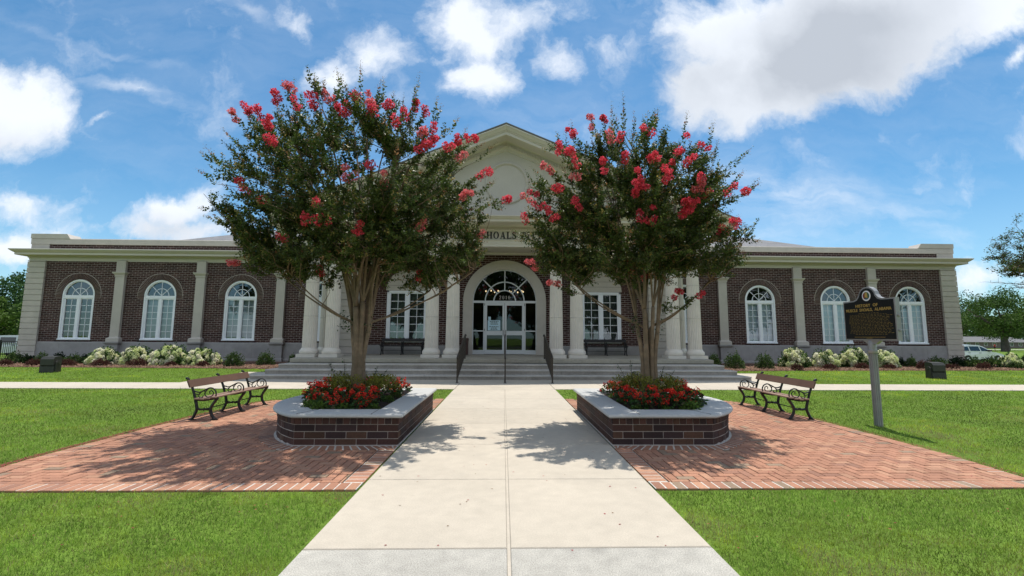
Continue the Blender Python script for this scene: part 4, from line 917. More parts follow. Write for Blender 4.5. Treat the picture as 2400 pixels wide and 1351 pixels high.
def entrance():
    # moulded stone surround
    b = MB(); z0, zs = .75, 3.27
    prof = [(1.53, .14), (1.53, -.03), (1.60, -.05), (1.72, -.05), (1.78, -.075), (1.90, -.09), (1.97, -.09), (1.97, .02)]
    path = [(-1, z0, 0)]+[None]
    v = []; sec = []
    sec.append(lambda r: (r, z0)); sec.append(lambda r: (r, zs-.9))
    n = 36
    for i in range(n+1): sec.append((lambda t: (lambda r: (r*math.cos(t), zs+r*math.sin(t))))(PI*i/n))
    sec.append(lambda r: (-r, zs-.9)); sec.append(lambda r: (-r, z0))
    for g in sec:
        for r, dy in prof: x, z = g(r); v.append((x, 21.2+dy, z))
    k = len(prof); f = [(i*k+j, (i+1)*k+j, (i+1)*k+j+1, i*k+j+1) for i in range(len(sec)-1) for j in range(k-1)]
    b.add(v, f)
    for s in (-1, 1): X = sorted((s*1.5, s*1.99)); b.box(X[0], X[1], 21.07, 21.35, .6, 1.19)
    fixn(b.build('arch_surround', M_STONE, LIB, smooth=.5))
    # aluminium frame
    a = MB(); y0, y1 = 21.25, 21.33
    def ring(ro, ri):
        for i in range(32):
            t0, t1 = PI*i/32, PI*(i+1)/32
            a.prism([(r*math.cos(t), 3.27+r*math.sin(t)) for r, t in ((ro, t0), (ro, t1), (ri, t1), (ri, t0))], y0, y1, plane='xz')
    ring(1.54, 1.485); ring(.955, .905); ring(.545, .495)
    for t in (PI/4, PI/2, 3*PI/4): c, s = math.cos(t), math.sin(t); r = (1.5+.52)/2; a.obox((c*r, 21.29, 3.27+s*r), (c, 0, s), (0, 1, 0), (-s, 0, c), (1.5-.52)/2, .037, .024)
    a.box(-1.54, 1.54, y0-.01, y1, 3.19, 3.295)
    for s in (-1, 1):
        for xa, xb in ((1.485, 1.54), (.955, 1.005)): X = sorted((s*xa, s*xb)); a.box(X[0], X[1], y0, y1, .76, 3.2)
        X = sorted((s*1.0, s*1.49)); a.box(X[0], X[1], y0+.005, y1, 1.83, 1.88); a.box(X[0], X[1], y0+.005, y1, .76, .955)
    fr = a.build('entrance_frame', M_ALU, LIB)
    g = MB(); gy = 21.30; pts = [(1.5*math.cos(PI*i/28), gy, 3.28+1.5*math.sin(PI*i/28)) for i in range(29)]; g.add(pts, [tuple(range(29))])
    for s in (-1, 1): X = sorted((s*1.0, s*1.49)); g.quad((X[0], gy, .95), (X[1], gy, .95), (X[1], gy, 3.2), (X[0], gy, 3.2))
    g.build('pane', M_GLASSD, fr)
    serif_text('2010', .17, M_EFFL, fr, 'year_digit', 0, 21.284, 3.37, .3, .004)
    for s in (-1, 1):
        d = MB(); xi, xo = s*.006, s*.95
        def bx(a_, b_, z0_, z1_): X = sorted((a_, b_)); d.box(X[0], X[1], 21.24, 21.30, z0_, z1_)
        bx(xi, s*.10, .775, 3.185); bx(xo, s*.835, .775, 3.185); bx(s*.10, s*.835, 3.07, 3.185); bx(s*.10, s*.835, 1.66, 1.86); bx(s*.10, s*.835, .775, .965)
        do = d.build('door', M_ALU, LIB)
        p = MB(); X = sorted((s*.10, s*.835))
        for za, zb in ((.965, 1.66), (1.86, 3.07)): p.quad((X[0], 21.27, za), (X[1], 21.27, za), (X[1], 21.27, zb), (X[0], 21.27, zb))
        p.build('pane', M_GLASSD, do)
        h = MB(); h.tube([(s*.055, 21.24, 1.64), (s*.06, 21.17, 1.64), (s*.06, 21.17, 1.90), (s*.055, 21.24, 1.90)], .012, 6); h.build('handle', M_BRONZE, do)
        hg = MB(); hg.box(*sorted((s*.94, s*.965)), 21.225, 21.25, 3.06, 3.17); hg.box(*sorted((s*.94, s*.965)), 21.225, 21.25, 1.86, 1.96); hg.build('hinge', M_BRONZE, do)
    # blind arches over the porch windows
    for s in (-1, 1):
        p = MB(); cx = s*4.63; R = 1.0; n = 28
        for k in range(4):
            za, zb = 3.745+k*.25, 3.745+(k+1)*.25-.012
            pts = []
            for z in np.linspace(za, min(zb, 4.74), 6): pts.append((math.sqrt(max(R*R-(z-3.745)**2, 0)), z))
            poly = [(cx+x, z) for x, z in pts]+[(cx-x, z) for x, z in pts[::-1]]; p.prism(poly, 21.185, 21.3, plane='xz')
        p.build('stone_panel', M_STONE, LIB)
        q = MB(); ri, ro = 1.0, 1.31; n = 44
        for i in range(n):
            t0, t1 = PI*(i+.09)/n, PI*(i+.91)/n; k = rnd.uniform(.7, 1.3)
            q.prism([(cx+r*math.cos(t), 3.745+r*math.sin(t)) for r, t in ((ro, t0), (ro, t1), (ri, t1), (ri, t0))], 21.188, 21.21, col=(.085*k, .043*k, .036*k), plane='xz')
        o = q.build('brick_arch', M_RBRICK, LIB)
entrance()
# ------------------------------------------------------------------ things on the porch and steps
def handrail(x, label):
    t = empty('handrail', (x, 15.5, 0), 0, label, 'handrail', 'handrails on the front steps')
    A, B = (15.52, .90), (18.45, 1.66)
    def zt(y): return A[1]+(B[1]-A[1])*(y-A[0])/(B[0]-A[0])
    def ground(y): return 0 if y < 16.6 else .15 if y < 17.1 else .32 if y < 17.62 else .495 if y < 18.32 else .67
    r = MB(); r.tube([(x, 15.38, .84), (x, 15.46, .89), (x, A[0]+.1, zt(A[0]+.1)), (x, B[0], B[1]), (x, B[0]+.35, B[1]), (x, B[0]+.42, B[1]-.05)], .026, 8); r.build('rail', M_BRONZE, t)
    r = MB(); r.tube([(x, 15.52, .12), (x, 18.4, .80)], .016, 6); r.build('lower_rail', M_BRONZE, t)
    for y in (15.52, 18.55):
        p = MB(); p.box(x-.024, x+.024, y-.024, y+.024, ground(y), min(zt(y), 1.66)); p.box(x-.05, x+.05, y-.05, y+.05, ground(y), ground(y)+.012); p.build('post', M_BRONZE, t)
    k = MB(); y = 15.62
    while y < 18.45: k.box(x-.010, x+.010, y-.010, y+.010, max(ground(y), .12+.236*(y-15.52)), zt(y)); y += .105
    k.build('balusters', M_BRONZE, t)
handrail(-1.62, 'dark bronze handrail on the left side of the central steps')
handrail(.02, 'dark bronze handrail down the middle of the steps in line with the doors')
handrail(1.65, 'dark bronze handrail on the right side of the central steps')
def ashbin():
    t = empty('litter_bin', (-1.84, 20.9, .75), 0, 'square brown litter bin standing left of the arched entrance', 'bin')
    b = MB(); b.bbox(-2.0, -1.68, 20.75, 21.05, .745, 1.40, .01); b.build('body', mat('brown_bin', (.075, .04, .035), .5, noise=(6, .1)), t)
    l = MB(); l.bbox(-2.02, -1.66, 20.73, 21.07, 1.40, 1.52, .03); l.build('lid', MATS['brown_bin'], t)
    o = MB(); o.box(-1.93, -1.75, 20.744, 20.76, 1.20, 1.34); o.build('opening', M_LETTER, t)
ashbin()
def notice():
    t = empty('door_notice', (-.52, 21.25, 1.86), 0, 'pale blue printed notice taped inside the left door glass', 'notice')
    m = mat('notice_paper', (.50, .68, .78), .7, noise=(9, .05))
    b = MB(); b.box(-.80, -.20, 21.258, 21.262, 1.88, 2.36); b.box(-.775, -.65, 21.258, 21.262, 2.37, 2.53); b.build('paper', m, t)
    k = MB(); z = 2.31
    for row, (a, c) in enumerate(((-.70, -.28), (-.66, -.33), (-.66, -.30), None, (-.72, -.28), (-.64, -.36), (-.66, -.32)) if False else [(-.70, -.28), (-.66, -.33), (-.66, -.30), (-1, -1), (-.72, -.28), (-.64, -.36), (-.66, -.32)]):
        if a > -1:
            x = a
            while x < c: w = rnd.uniform(.05, .1); k.box(x, min(x+w, c), 21.2565, 21.258, z-.022, z+.008); x += w+.018
        z -= .062
    k.build('lettering', M_LETTER, t)
notice()
def chandelier():
    m = emit_mat('warm_bulb', (1, .72, .38), 3)
    for q, (cx, cy) in enumerate(((-.62, 23.4), (.62, 23.4))):
        t = empty('chandelier', (cx, cy, 4.9), 0, 'brass chandelier with small warm lamps hanging inside the %s half of the fanlight' % ('left', 'right')[q], 'chandelier', 'chandeliers in the lobby')
        f = MB(); f.tube([(cx, cy, 5.6), (cx, cy, 3.85)], .02, 6)
        for k in range(6):
            a = 2*PI*k/6+.3; f.tube(spline([(cx, cy, 3.85), (cx+.22*math.cos(a), cy+.22*math.sin(a), 3.75), (cx+.38*math.cos(a), cy+.38*math.sin(a), 3.92)], 4), .012, 5)
        f.build('arm', mat('brass%d' % q, (.4, .28, .1), .3, metal=1, noise=(5, .1)), t)
        for k in range(6):
            a = 2*PI*k/6+.3; b = MB(); b.lathe([(.005, 0), (.025, .02), (.028, .05), (.012, .09)], (cx+.38*math.cos(a), cy+.38*math.sin(a), 3.92), 8); b.build('lamp', m, t)
chandelier()

def bench(name, loc, rz, label, plank, seatm, group):
    """cast-iron framed bench, local +x is the front, y along the seat; three frames"""
    t = empty(name, loc, rz, label, 'bench', group); F = [-.92, 0, .92]
    for y in F:
        b = MB(); r = .021
        def tb(pts, rr=r, n=6): b.tube(spline([(p[0], y, p[1]) for p in pts], 5), rr, n)
        tb([(.225, .40), (.16, .31), (.115, .22), (.125, .12), (.175, .04), (.205, .012)], .027); tb([(-.175, .36), (-.15, .27), (-.14, .19), (-.17, .10), (-.20, .04), (-.235, .012)], .027)
        b.box(.14, .25, y-.022, y+.022, 0, .018); b.box(-.27, -.15, y-.022, y+.022, 0, .018)
        tb([(-.14, .205), (-.05, .19), (0, .20), (.05, .19), (.12, .205)], .020); b.lathe([(.0, -.03), (.026, -.01), (.026, .01), (0, .03)], (-.01, y, .195), 8)
        tb([(-.18, .37), (-.05, .355), (.1, .375), (.235, .40)], .017)
        tb([(-.175, .34), (-.205, .46), (-.255, .60), (-.315, .72), (-.355, .765), (-.375, .752)], .022)
        tb([(-.225, .535), (-.12, .505), (-.03, .54), (.06, .585), (.13, .575), (.18, .52), (.19, .45), (.17, .41)], .013)
        tb([(.05, .58), (.005, .53), (-.015, .475), (.02, .425), (.08, .42), (.13, .455), (.135, .505), (.10, .535), (.07, .515), (.075, .48)], .010)
        tb([(-.215, .49), (-.14, .465), (-.09, .50), (-.04, .53), (.0, .50)], .009)
        tb([(-.10, .49), (-.125, .44), (-.09, .405), (-.05, .42), (-.045, .45)], .009); tb([(-.085, .40), (-.09, .375)], .008)
        b.build('iron_frame', M_IRON, t, world=False, smooth=.7)
    for k, (x, z, w) in enumerate(((-.12, .392, .082), (-.02, .386, .082), (.08, .40, .082), (.175, .418, .082))):
        b = MB(); b.bbox(x-.044, x+.044, -.99, .99, z-.012, z+.014, .006); b.build('seat_slat', seatm, t, world=False)
    b = MB(); c, s = math.cos(.40), math.sin(.40)
    b.obox((-.268, 0, .668), (c, 0, s), (0, 1, 0), (-s, 0, c), .014, 1.01, .072); b.build('back_board', plank, t, world=False)
    b = MB(); b.tube([(-.01, -.92, .195), (-.01, .92, .195)], .009, 6); b.build('tie_rod', M_IRON, t, world=False)
    return t
bench('garden_bench', (-5.63, 9.57, 0), .02, 'brown plank and black iron bench at the left edge of the brick paving', M_PLANK, M_PLANK2, 'garden benches on the brick paving')
bench('garden_bench', (5.75, 9.66, 0), PI-.01, 'brown plank and black iron bench at the right edge of the brick paving', M_PLANK, M_PLANK2, 'garden benches on the brick paving')
bench('porch_bench', (-4.69, 20.75, .742), -PI/2, 'black slatted bench on the porch under the left rectangular window', M_BLACKWOOD, M_BLACKWOOD, 'black benches on the porch')
bench('porch_bench', (4.73, 20.75, .742), -PI/2, 'black slatted bench on the porch under the right rectangular window', M_BLACKWOOD, M_BLACKWOOD, 'black benches on the porch')

# ------------------------------------------------------------------ historical marker
def marker():
    t = empty('history_marker', (6.82, 8.18, 0), 0, 'black and gold historical marker with a round state seal on a grey metal post', 'sign')
    p = MB(); p.box(6.825-.048, 6.825+.048, 8.18-.048, 8.18+.048, -.02, 1.34)
    for dx in (-.02, .02): p.box(6.825+dx-.006, 6.825+dx+.006, 8.18-.058, 8.18-.05, .0, 1.34); p.box(6.825-.058, 6.825-.05, 8.18+dx-.006, 8.18+dx+.006, 0, 1.34)
    p.build('post', M_GREYMETAL, t)
    c = MB(); c.lathe([(.068, 1.30), (.076, 1.31), (.076, 1.36), (.066, 1.37), (.066, 1.46), (.06, 1.50), (.045, 1.535), (.02, 1.555)], (6.825, 8.18, 0), 20); c.build('collar', M_GREYMETAL, t, smooth=.7)
    # outline in (y,z): right-hand coordinate a = distance from the centre measured towards smaller y
    def outline(g):
        pts = [(-.575-g, 1.565-g), (.555+g, 1.565-g), (.555+g, 2.27+g)]
        sh = [(.44, 2.27), (.30, 2.275), (.22, 2.30), (.165, 2.36), (.145, 2.42), (.10, 2.475), (.045, 2.505), (-.01, 2.515), (-.07, 2.505), (-.125, 2.475), (-.165, 2.42), (-.19, 2.36), (-.245, 2.30), (-.32, 2.275), (-.46, 2.27)]
        pts += [(a+g*(a/abs(a) if abs(a) > .13 else a*6)*.7, z+g) for a, z in sh]; pts.append((-.575-g, 2.27+g)); return pts
    yc = 8.145
    def put(b, pts, x0, x1): b.prism([(yc-a, z) for a, z in pts], x0, x1, plane='yz')
    f = MB(); put(f, outline(.028), 6.775, 6.855)
    f.prism([(yc-a, z) for a, z in ((-.20, 1.54), (.20, 1.54), (.085, 1.47), (-.085, 1.47))], 6.79, 6.85, plane='yz')
    for z in (1.98, 1.72): f.lathe([(.0, -.02), (.02, -.01), (.02, .01), (0, .02)], (6.815, yc-.60, z), 10); f.box(6.80, 6.83, yc-.61, yc-.58, z-.015, z+.015)
    fr = fixn(f.build('frame', M_GREYMETAL, t))
    f = MB(); put(f, outline(0), 6.768, 6.776); fixn(f.build('plate', M_SIGNBLACK, t))
    X = 6.768
    T = lambda ca, cz: (lambda x, y, z: (X-.001-z*.5, yc-(ca+x), cz+y))
    text_obj('HISTORY  OF', .078, .004, M_GOLD, t, T(-.03, 2.165), 'lettering', bold=.0012, xs=1.05, spacing=1.08)
    text_obj('MUSCLE  SHOALS,  ALABAMA', .078, .004, M_GOLD, t, T(-.01, 2.085), 'lettering', bold=.0012, xs=1.0, spacing=1.02)
    # body lettering: rows of small raised words
    b = MB(); rows = [(-.22, .2)]+[(-.45, .47)]*14+[(-.34, .36)]
    z = 2.045; r2 = random.Random(12)
    for i, (a0, a1) in enumerate(rows):
        a = a0+r2.uniform(-.03, .03); e = a1+r2.uniform(-.04, .02); h = .0085
        while a < e:
            w = r2.uniform(.025, .075); nl = max(2, int(w/.0115))
            for k in range(nl):
                aa = a+k*.0115; hh = h*r2.uniform(.65, 1.25); b.box(X-.003, X, yc-aa-.0055, yc-aa, z-hh*.36, z+hh*.36)
            a += w+.020
        z -= .0262
    b.build('body_lettering', M_GOLD, t)
    b = MB(); z = 1.60
    for a0, a1 in ((-.36, .34), (-.08, .05)):
        a = a0
        while a < a1: b.box(X-.002, X, yc-a-.010, yc-a, z-.003, z+.003); a += .014
        z -= .018
    b.build('footer_lettering', M_GOLD, t)
    # seal
    s0 = (yc+.01, 2.372)
    def disc(r, x0, x1, n=32, rz=None): return [(s0[0]+r*math.cos(2*PI*i/n), s0[1]+r*math.sin(2*PI*i/n)) for i in range(n)]
    b = MB(); b.prism(disc(.098, 0, 0), X-.004, X, plane='yz'); se = fixn(b.build('seal', M_WHITE, t))
    b = MB(); b.prism(disc(.072, 0, 0), X-.006, X-.003, plane='yz'); fixn(b.build('seal_field', mat('seal_green', (.02, .11, .07), .5, noise=(9, .1)), se))
    b = MB(); b.prism([(s0[0]+.071*math.cos(a), s0[1]+.071*math.sin(a)) for a in np.linspace(-1.25, 1.25, 14)], X-.008, X-.005, plane='yz'); fixn(b.build('seal_band', mat('seal_red', (.20, .02, .02), .5, noise=(9, .1)), se))
    shp = [(-.026, .060), (.020, .062), (.030, -.018), (.030, -.028), (-.012, -.030), (-.014, -.046), (-.030, -.048), (-.034, .0)]
    b = MB(); b.prism([(s0[0]+a, s0[1]+z_) for a, z_ in shp], X-.010, X-.007, plane='yz'); fixn(b.build('seal_map', M_GOLD, se))
    b = MB(); b.prism([(s0[0]+.03, s0[1]-.050), (s0[0]-.035, s0[1]-.050), (s0[0]-.02, s0[1]-.064), (s0[0]+.02, s0[1]-.064)], X-.008, X-.005, plane='yz'); fixn(b.build('seal_water', mat('seal_blue', (.06, .2, .4), .5, noise=(9, .1)), se))
marker()

def floodlight(x, y, rz, label):
    t = empty('floodlight', (x, y, gz(x, y)-.02), rz, label, 'floodlight', 'ground floodlights on the far lawn')
    b = MB(); b.bbox(-.25, .25, -.16, .16, 0, .26, .012)
    for s in (-1, 1): b.prism([(-.13, .0), (.13, .0), (.12, .42), (.05, .48), (-.05, .48), (-.12, .42)], *sorted((s*.25, s*.295)), plane='yz')
    b.build('bracket', M_FLOOD, t, world=False)
    # lamp head tilted back towards the building
    prof = [(-.19, .30), (-.14, .275), (.10, .275), (.20, .36), (.22, .58), (.15, .66), (-.12, .64), (-.20, .54)]
    b = MB(); b.prism(prof, -.235, .235, plane='yz'); b.prism([(.20, .38), (.222, .38), (.232, .56), (.215, .57)], -.2, .2, plane='yz'); fixn(b.build('lamp_head', M_FLOOD, t, world=False))
    b = MB(); b.prism([(.201, .32), (.212, .32), (.202, .50), (.192, .50)], -.19, .19, plane='yz'); fixn(b.build('lens', M_GLASSD, t, world=False))
    for s in (-1, 1):
        b = MB(); b.tube([(s*.285, 0, .38), (s*.31, 0, .38)], .05, 12); b.build('pivot_knob', M_FLOOD, t, world=False)
floodlight(-18.6, 19.0, .12, 'dark ground floodlight on the lawn in front of the left wing')
floodlight(17.45, 17.8, -.1, 'dark ground floodlight on the lawn in front of the right wing')

# ------------------------------------------------------------------ planters
def planter(side, label):
    t = empty('brick_planter', (side*2.6, 8.26, 0), 0, label, 'planter', 'raised brick planters beside the walk')
    out = planter_outline(0, 40)
    P = [(side*x, y) for x, y in out]+[(side*out[0][0], out[0][1])]
    # measure along the outline
    d = [0]
    for a, c in zip(P, P[1:]): d.append(d[-1]+math.dist(a, c))
    T = d[-1]
    def at(s):
        s = s % T; k = 0
        for k in range(len(d)-1):
            if d[k+1] >= s: break
        q = (s-d[k])/max(d[k+1]-d[k], 1e-9); return (P[k][0]+(P[k+1][0]-P[k][0])*q, P[k][1]+(P[k+1][1]-P[k][1])*q)
    sg = 1 if side > 0 else -1
    b = MB(); corners = [d[1], d[41], d[42], d[43] if len(d) > 43 else T]
    segs = [(0, d[1]), (d[1], d[41]), (d[41], d[42]), (d[42], T)]
    def brick(s0, s1, z0, z1, rj, c):
        a, e = Vector(at(s0+1e-5)), Vector(at(s1-1e-5)); u = (e-a); L_ = u.length; u.normalize(); n = Vector((u.y, -u.x))*sg
        cx = (a+e)/2-n*(.045-rj); b.obox((cx.x, cx.y, (z0+z1)/2), (u.x, u.y, 0), (n.x, n.y, 0), (0, 0, 1), L_/2, .045, (z1-z0)/2, col=c)
    def bc():
        k = rnd.uniform(.6, 1.25); r = rnd.random()
        c = (.066, .029, .022) if r < .6 else ((.048, .026, .025) if r < .88 else (.085, .042, .026)); return tuple(v*k for v in c)
    mj = .0055; rows = [(.0, .098), (.098, .198), (.198, .298)]
    for s0, s1 in segs:
        Ls = s1-s0; curved = Ls > 3.25 and abs(s0-d[1]) < .01
        for r, (z0, z1) in enumerate(rows):
            n = max(1, round(Ls/.305)); w = Ls/n; k0 = -.5 if r == 1 else 0
            if r == 2: k0 = 0
            for i in range(n+1):
                a = max(s0, s0+(i+k0)*w); e = min(s1, s0+(i+1+k0)*w)
                if e-a > .03: brick(a+mj, e-mj, z0+mj, z1-mj, 0, bc())
        n = round(Ls/.1015); w = Ls/n
        for i in range(n): brick(s0+i*w+mj, s0+(i+1)*w-mj, .298+mj, .392, .006, tuple(v*1.25 for v in bc()))
    wall = b.build('brick_wall', M_DARKBRICK, t)
    core = MB(); q = [(side*x, y) for x, y in planter_outline(-.006, 48)]; qi = [(side*x, y) for x, y in planter_outline(-.09, 48)]
    n = len(q); v = [(x, y, .002) for x, y in q]+[(x, y, .394) for x, y in q]+[(x, y, .394) for x, y in qi]+[(x, y, .1) for x, y in qi]
    core.add(v, [(k*n+i, k*n+(i+1) % n, (k+1)*n+(i+1) % n, (k+1)*n+i) for k in range(3) for i in range(n)]); fixn(core.build('mortar', M_MORTAR, wall))
    ft = MB(); q2 = [(side*max(x, 1.545), y) for x, y in planter_outline(.012, 48)]; r3 = random.Random(9)
    v = []; 
    for x, y in q2: v.append((x, y, .006))
    for x, y in [(side*x, y) for x, y in planter_outline(-.003, 48)]: v.append((x, y, .006+r3.uniform(.0, .016)))
    v = v; ft.add(v, [(i, (i+1) % n, n+(i+1) % n, n+i) for i in range(n)]); fixn(ft.build('mortar_skirt', M_MORTAR, wall))
    # coping with a rounded nose
    c = MB(); prof = [(-.0, .392), (.045, .394), (.062, .402), (.070, .418), (.066, .436), (.052, .450), (.03, .456)]
    rings = [[(side*x, y) for x, y in planter_outline(o, 48)] for o, z in prof]+[[(side*x, y) for x, y in planter_outline(-.36, 48)], [(side*x, y) for x, y in planter_outline(-.375, 48)]]
    zs = [z for o, z in prof]+[.456, .36]
    # inner opening: clear of the straight inner side
    def inner(p): return p
    n = len(rings[0]); v = [(x, y, z) for R, z in zip(rings, zs) for x, y in R]
    c.add(v, [(k*n+i, k*n+(i+1) % n, (k+1)*n+(i+1) % n, (k+1)*n+i) for k in range(len(rings)-1) for i in range(n)])
    cp = fixn(c.build('coping', M_COPING, t, smooth=.6))
    j = MB()
    for (x0, y0, x1, y1) in ((1.94, PYF-.06, 1.94, PYF+.33), (3.0, PYF-.05, 2.85, PYF+.36), (3.85+.05, 8.3, 3.5, 8.3), (1.50, 8.6, 1.90, 8.6)):
        u = Vector((x1-x0, y1-y0, 0)); L_ = u.length; u.normalize(); j.obox((side*(x0+x1)/2, (y0+y1)/2, .4555), (u.x*side, u.y, 0), (-u.y, u.x*side, 0), (0, 0, 1), L_/2, .004, .0025)
    j.build('coping_joint', M_JOINT, cp)
    s = MB(); q = [(side*x, y) for x, y in planter_outline(-.36, 48)]; cx, cy = side*2.65, 8.26
    v = [(x, y, .385) for x, y in q]+[(cx+(x-cx)*.55, cy+(y-cy)*.55, .46) for x, y in q]+[(cx, cy, .48)]
    s.add(v, [(i, (i+1) % n, n+(i+1) % n, n+i) for i in range(n)]+[(n+i, n+(i+1) % n, 2*n) for i in range(n)]); fixn(s.build('soil', M_SOIL, t))
planter(-1, 'dark brick planter with grey coping on the left of the walk')
planter(1, 'dark brick planter with grey coping on the right of the walk')

# bedding plants: prototypes with foliage and blossom parts, then copies
def begonia_proto(seed):
    rs = np.random.RandomState(seed); n = 150
    t = empty('begonia', (0, 0, 0))
    U = rs.normal(size=(n, 3)); U[:, 2] = np.abs(U[:, 2]); U /= np.linalg.norm(U, axis=1, keepdims=True); R = rs.uniform(.45, 1, (n, 1))**.5
    P = U*R*np.array([.15, .15, .19])+np.array([0, 0, .02]); D = U*np.array([1, 1, .15])+rs.normal(size=(n, 3))*.5
    V = leaves(P, D, rs.uniform(.035, .065, n), rs.uniform(.03, .05, n), rs, .9, .12)
    C = np.array([.042, .095, .022])*rs.uniform(.6, 1.5, (n, 1)); C = np.where(rs.rand(n, 1) < .22, np.array([.075, .05, .025])*rs.uniform(.6, 1.2, (n, 1)), C)
    np_mesh('foliage', V, 4, C, M_LEAF, t)
    m = 15; P = []; D = []; Cc = []
    for i in range(m):
        a = rs.uniform(0, 2*PI); e = rs.uniform(.15, 1.35); r = rs.uniform(.85, 1.12)
        c = np.array([.15*math.cos(a)*math.cos(e), .15*math.sin(a)*math.cos(e), .20*math.sin(e)+.03])*r
        col = np.array([.85, .045, .035]) if rs.rand() < .85 else np.array([.9, .13, .05])
        for k in range(13):
            d = rs.normal(size=3); d /= np.linalg.norm(d); P.append(c+d*.012); D.append(d); Cc.append(col*rs.uniform(.6, 1.25))
    V = leaves(np.array(P), np.array(D), .024, .022, rs, .3, .1); np_mesh('blossom', V, 4, np.array(Cc), M_PETAL, t)
    return t
def sedum_proto(seed, gold):
    rs = np.random.RandomState(seed); n = 330
    t = empty('golden_foliage_plant' if gold else 'lime_edging_plant', (0, 0, 0))
    U = rs.normal(size=(n, 3)); U[:, 2] = np.abs(U[:, 2])+.1; U /= np.linalg.norm(U, axis=1, keepdims=True); R = rs.uniform(.3, 1, (n, 1))**.5
    s = np.array([.17, .17, .24]) if gold else np.array([.12, .12, .11])
    P = U*R*s; D = U+rs.normal(size=(n, 3))*.5
    V = leaves(P, D, rs.uniform(.02, .045, n), rs.uniform(.012, .02, n), rs, .6, .12)
    C = (np.array([.22, .22, .03]) if gold else np.array([.12, .20, .03]))*rs.uniform(.45, 1.4, (n, 1))
    np_mesh('foliage', V, 4, C, M_LEAF, t); return t
BEG = [begonia_proto(i) for i in range(3)]; SED = [sedum_proto(20, True), sedum_proto(21, False)]
used = set()
def place(proto, x, y, z, s, label, cat, group):
    if proto.name not in used: o = proto; used.add(proto.name)
    else: o = copy_tree(proto)
    o.location = (x, y, z); o.rotation_euler = (0, 0, rnd.uniform(0, 6.28)); o.scale = (s, s, s*rnd.uniform(.9, 1.1)); tag(o, label, cat, group); return o
def bedding(side):
    w = 'left' if side < 0 else 'right'
    g = 'red begonias in the %s planter' % w; pts = []; tries = 0
    inner = planter_outline(-.52, 30)
    while len(pts) < 44 and tries < 6000:
        tries += 1; x = rnd.uniform(1.9, 3.6); y = rnd.uniform(7.1, 9.5)
        if not inside(inner, x, y): continue
        if math.hypot(x-2.65, y-8.35) < .30: continue
        if any(math.hypot(x-a, y-c) < .235 for a, c in pts): continue
        pts.append((x, y))
    for x, y in pts:
        r = math.hypot(x-2.65, y-8.3); z = .42+.17*max(0, 1-r/1.1)
        if r < .60: place(SED[0], side*x, y, z+.10, rnd.uniform(1.0, 1.2), 'golden green foliage plant round the tree trunk in the %s planter' % w, 'plant', 'golden foliage plants in the %s planter' % w)
        else: place(rnd.choice(BEG), side*x, y, z, rnd.uniform(.95, 1.25), 'red begonia with dark leaves in the %s brick planter' % w, 'begonia', g)
    ed = planter_outline(-.46, 10)
    for i in (1, 2, 4, 6, 8, 10, 11):
        x, y = ed[i]; place(SED[1], side*(x+rnd.uniform(-.03, .03)), y, .42, rnd.uniform(1.0, 1.35), 'low lime green edging plant at the rim of the %s planter' % w, 'plant', 'lime edging plants in the %s planter' % w)
    for x, y in ((1.75+.35, 7.25), (2.55, 7.17), (2.1, 8.1), (2.1, 8.7)):
        place(SED[1], side*x, y, .40, rnd.uniform(.8, 1.1), 'low lime green edging plant at the rim of the %s planter' % w, 'plant', 'lime edging plants in the %s planter' % w)
bedding(-1); bedding(1)

# ------------------------------------------------------------------ crape myrtles
FL = [(-4.65, 7.22, 5.27), (-4.44, 7.22, 5.39), (-3.99, 6.81, 5.12), (-3.68, 6.58, 4.8), (-3.72, 7.15, 5.75), (-3.82, 7.05, 5.52), (-2.88, 6.76, 5.38), (-2.65, 6.62, 5.13), (-3.06, 6.68, 5.25), (-2.55, 6.62, 5.11), (-2.33, 6.85, 5.42), (-2.18, 6.75, 5.24), (-2.11, 6.69, 5.1), (-1.95, 6.88, 5.33), (-1.69, 6.88, 5.19), (-1.57, 7.31, 5.58), (-1.41, 7.38, 5.55), (-1.24, 7.0, 5.0), (-1.39, 6.87, 4.89), (-1.2, 6.93, 4.76), (-1.31, 6.84, 4.62), (-0.79, 7.34, 4.94), (-0.63, 7.96, 5.25), (-0.95, 7.09, 4.69), (-0.72, 7.28, 4.6), (-0.36, 7.8, 4.53), (-0.69, 7.44, 3.99), (0.04, 8.42, 4.24), (-2.07, 6.57, 4.16), (-1.89, 6.67, 4.0), (-2.43, 6.55, 3.99), (-3.01, 6.72, 3.6), (-3.15, 6.85, 3.44), (-4.9, 8.04, 2.91), (-3.6, 8.5, 2.82), (-0.44, 8.66, 3.61), (-1.41, 7.33, 3.39), (-1.72, 8.76, 2.8), (-3.77, 7.28, 3.18), (-3.62, 6.53, 4.51), (-2.48, 6.85, 5.45), (-3.34, 6.69, 5.21), (-1.79, 6.72, 4.96), (-2.93, 6.89, 3.38), (-3.93, 6.81, 3.73), (-2.38, 7.02, 3.29), (-4.22, 6.81, 3.96)]
